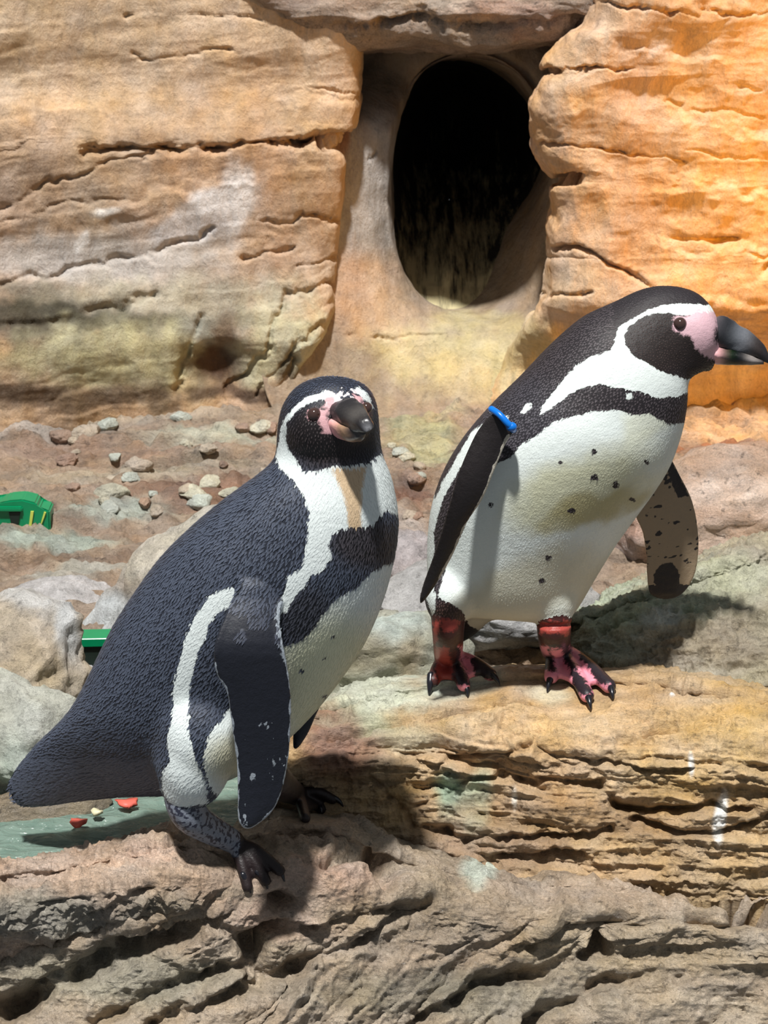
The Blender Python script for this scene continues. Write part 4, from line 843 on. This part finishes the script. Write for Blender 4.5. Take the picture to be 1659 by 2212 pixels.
def paintR(cls, px, py, m, v, n, vis, sp, near):
    N = len(px); w = np.full(N, -1.0)
    for k in W_R.values(): w = np.maximum(w, sdf(px, py, k)*m)
    for sx, sy, r in SPOT_R: w = np.minimum(w, (np.hypot((px-sx)*.9, py-sy)-r)*m)
    w = np.minimum(w, -sdf(px, py, [(940, 1285), (962, 1300), (1000, 1318), (1010, 1345), (950, 1345)])*m)
    dark = blend(colf(N, (32, 28, 30)), px, py, [(1430, 740, 120, 90, (30, 23, 21), .9), (1080, 900, 160, 120, (34, 32, 36), .8), (1000, 1320, 80, 30, (40, 26, 22), .8)])
    nx = fbm(v, 14, 4, 40)*70; ny = fbm(v, 14, 4, 41)*60
    light = blend(colf(N, (228, 236, 232)), px+nx, py+ny+(px-1260)*.35, [(1250, 1055, 190, 95, (206, 202, 156), .7), (1285, 1105, 120, 42, (172, 160, 108), .7), (1200, 1120, 70, 40, (180, 170, 120), .6), (1120, 1260, 260, 90, (206, 202, 178), .8), (1475, 835, 40, 24, (170, 166, 146), .6), (1400, 960, 60, 60, (222, 222, 190), .5)])
    pk = sdf(px, py, [(1508, 670), (1545, 674), (1552, 700), (1540, 730), (1560, 748), (1556, 782), (1532, 776), (1506, 756), (1492, 732), (1470, 722), (1450, 706), (1456, 688), (1480, 684)])*m
    pkc = colf(N, (198, 168, 176)); gloss = np.full(N, .4)
    fl = np.isin(cls, ['flipper', 'far_flipper']); w[fl] = -.02; pk[fl] = -.02; dark[fl] = lin((30, 26, 26)); gloss[fl] = .6
    k = cls == 'flipper'; e = seg_dist(px, py, [(1096, 940), (1066, 1020), (1042, 1078), (1008, 1130), (980, 1195), (950, 1250)], False); w = np.where(k, (3.5-e)*m*3, w); light[k] = lin((186, 180, 166))
    k = cls == 'far_flipper'; sp_ = fbm(v, (70, 40, 150), 3, 12)
    base = .004+np.where((py < 1265), 0, -.01)-.02*np.maximum(0, sp_-.14)
    base = np.minimum(base, -sdf(px, py, [(1432, 1000), (1445, 985), (1480, 1050), (1486, 1072), (1466, 1074)])*m)
    base = np.minimum(base, (np.hypot((px-1440), (py-1248)*.9)-28)*m)
    w = np.where(k, base, w); light[k] = lin((150, 132, 108))
    lg = cls == 'leg'; w[lg] = -.02; dark[lg] = lin((34, 28, 32)); gloss[lg] = .8
    pn = fbm(v, 34, 3, 14)
    pol = [[(1158, 1400), (1180, 1398), (1185, 1416), (1162, 1418)], [(1192, 1405), (1212, 1402), (1222, 1440), (1240, 1500), (1276, 1500), (1272, 1518), (1240, 1510), (1210, 1490), (1206, 1450)], [(1234, 1400), (1244, 1400), (1252, 1425), (1270, 1448), (1290, 1480), (1312, 1482), (1310, 1500), (1285, 1495), (1262, 1465), (1240, 1425)], [(1166, 1448), (1200, 1455), (1204, 1475), (1172, 1472)],
           [(938, 1400), (968, 1402), (975, 1440), (968, 1478), (948, 1478), (940, 1430)], [(1000, 1425), (1014, 1422), (1026, 1465), (1068, 1470), (1060, 1482), (1018, 1482)], [(936, 1345), (950, 1342), (944, 1385), (936, 1390)], [(955, 1340), (992, 1338), (990, 1360), (958, 1362)], [(995, 1395), (1015, 1392), (1022, 1415), (1000, 1420)], [(1165, 1345), (1232, 1345), (1228, 1368), (1168, 1366)], [(960, 1482), (1050, 1482), (1050, 1490), (960, 1492)]]
    lp = np.full(N, -.05)
    for q in pol: lp = np.maximum(lp, sdf(px, py, q)*m)
    pk = np.where(lg, lp+.0016+pn*.003, pk)
    redk = lg & (py < 1480) & (px < 985) | lg & (py < 1395); pkc[redk] = lin((150, 66, 58)); pkc[lg & ~redk] = lin((214, 140, 156)); dark[redk] = lin((58, 30, 28))
    isb = cls == 'body'; feather = isb & (py < 1340); fs = np.where((py < 830) & (px > 1330), .5, .9)
    return dict(m_white=w, m_pink=np.where(vis, pk, -.02), dark=dark, light=light, pinkc=pkc, gloss=gloss, feather=feather & (pk < -.002), fsize=fs)
rootR, bvR, vR = build_penguin('penguin', 'penguin bending forward in profile with a blue flipper band and pink-black feet', dR, stR, math.radians(35), extraR, None, None, None, None, None, paint=paintR, flen=.0065, lift=.0004)
eye(rootR, bvR, 1469, 699, .0085, .3)
bq = lambda x, y: P(x, y, dR(740))
zz = ray(1600, 740)/np.linalg.norm(ray(1600, 740))
pxm = dR(740)/F
ub = [(1530, 712, 27, .020), (1548, 717, 33, .0175), (1570, 724, 31, .0145), (1600, 735, 25, .0105), (1630, 750, 19, .008), (1650, 766, 13, .0055), (1661, 780, 5, .0025)]
lofted_beak('upper_beak', rootR, [bq(a, b) for a, b, _, _ in ub], [UP*c*pxm-RT*c*pxm*-.35 for _, _, c, _ in ub], [zz*w_ for *_, w_ in ub], [(90, 80, 84), (52, 50, 54), (36, 38, 42), (84, 88, 94), (46, 42, 42), (30, 28, 30), (26, 24, 26)])
lb = [(1525, 758, 18, .018), (1548, 766, 19, .0155), (1570, 769, 18, .0115), (1600, 773, 14, .008), (1625, 778, 10, .0055), (1650, 783, 4, .003)]
lofted_beak('lower_beak', rootR, [bq(a, b) for a, b, _, _ in lb], [UP*c*pxm for _, _, c, _ in lb], [zz*w_ for *_, w_ in lb], [(206, 160, 172), (190, 146, 150), (70, 60, 54), (28, 28, 30), (110, 106, 104), (34, 30, 32)])
for a, b in (((930, 1482), (928, 1500)), ((1004, 1490), (1012, 1512)), ((1056, 1470), (1080, 1484)), ((1190, 1480), (1182, 1498)), ((1268, 1520), (1280, 1546)), ((1317, 1500), (1329, 1528))):
    A = ground(*a, .011); B = ground(*b, .006); claw(rootR, A, B-A, .021, .005)
# blue identification band round the flipper root
d0 = dR(905)-.105
cl = [P(1062, 884, d0-.004), P(1078, 895, d0-.014), P(1094, 912, d0-.016), P(1106, 924, d0-.012), P(1108, 928, d0+.004), P(1094, 916, d0+.012), P(1076, 898, d0+.012), P(1062, 886, d0+.006)]
v, f = tube(cl+[cl[0]], [.0042]*9, 10, up=(1, .2, 1), n=60); mesh_obj('flipper_band', v, f, M_BAND, rootR)
v, f = ball(P(1105, 922, d0-.013), (.0065, .006, .0058)); mesh_obj('band_clasp', v, f, M_BAND, rootR)
for o in SC.objects:
    if '_o' in o: del o['_o']
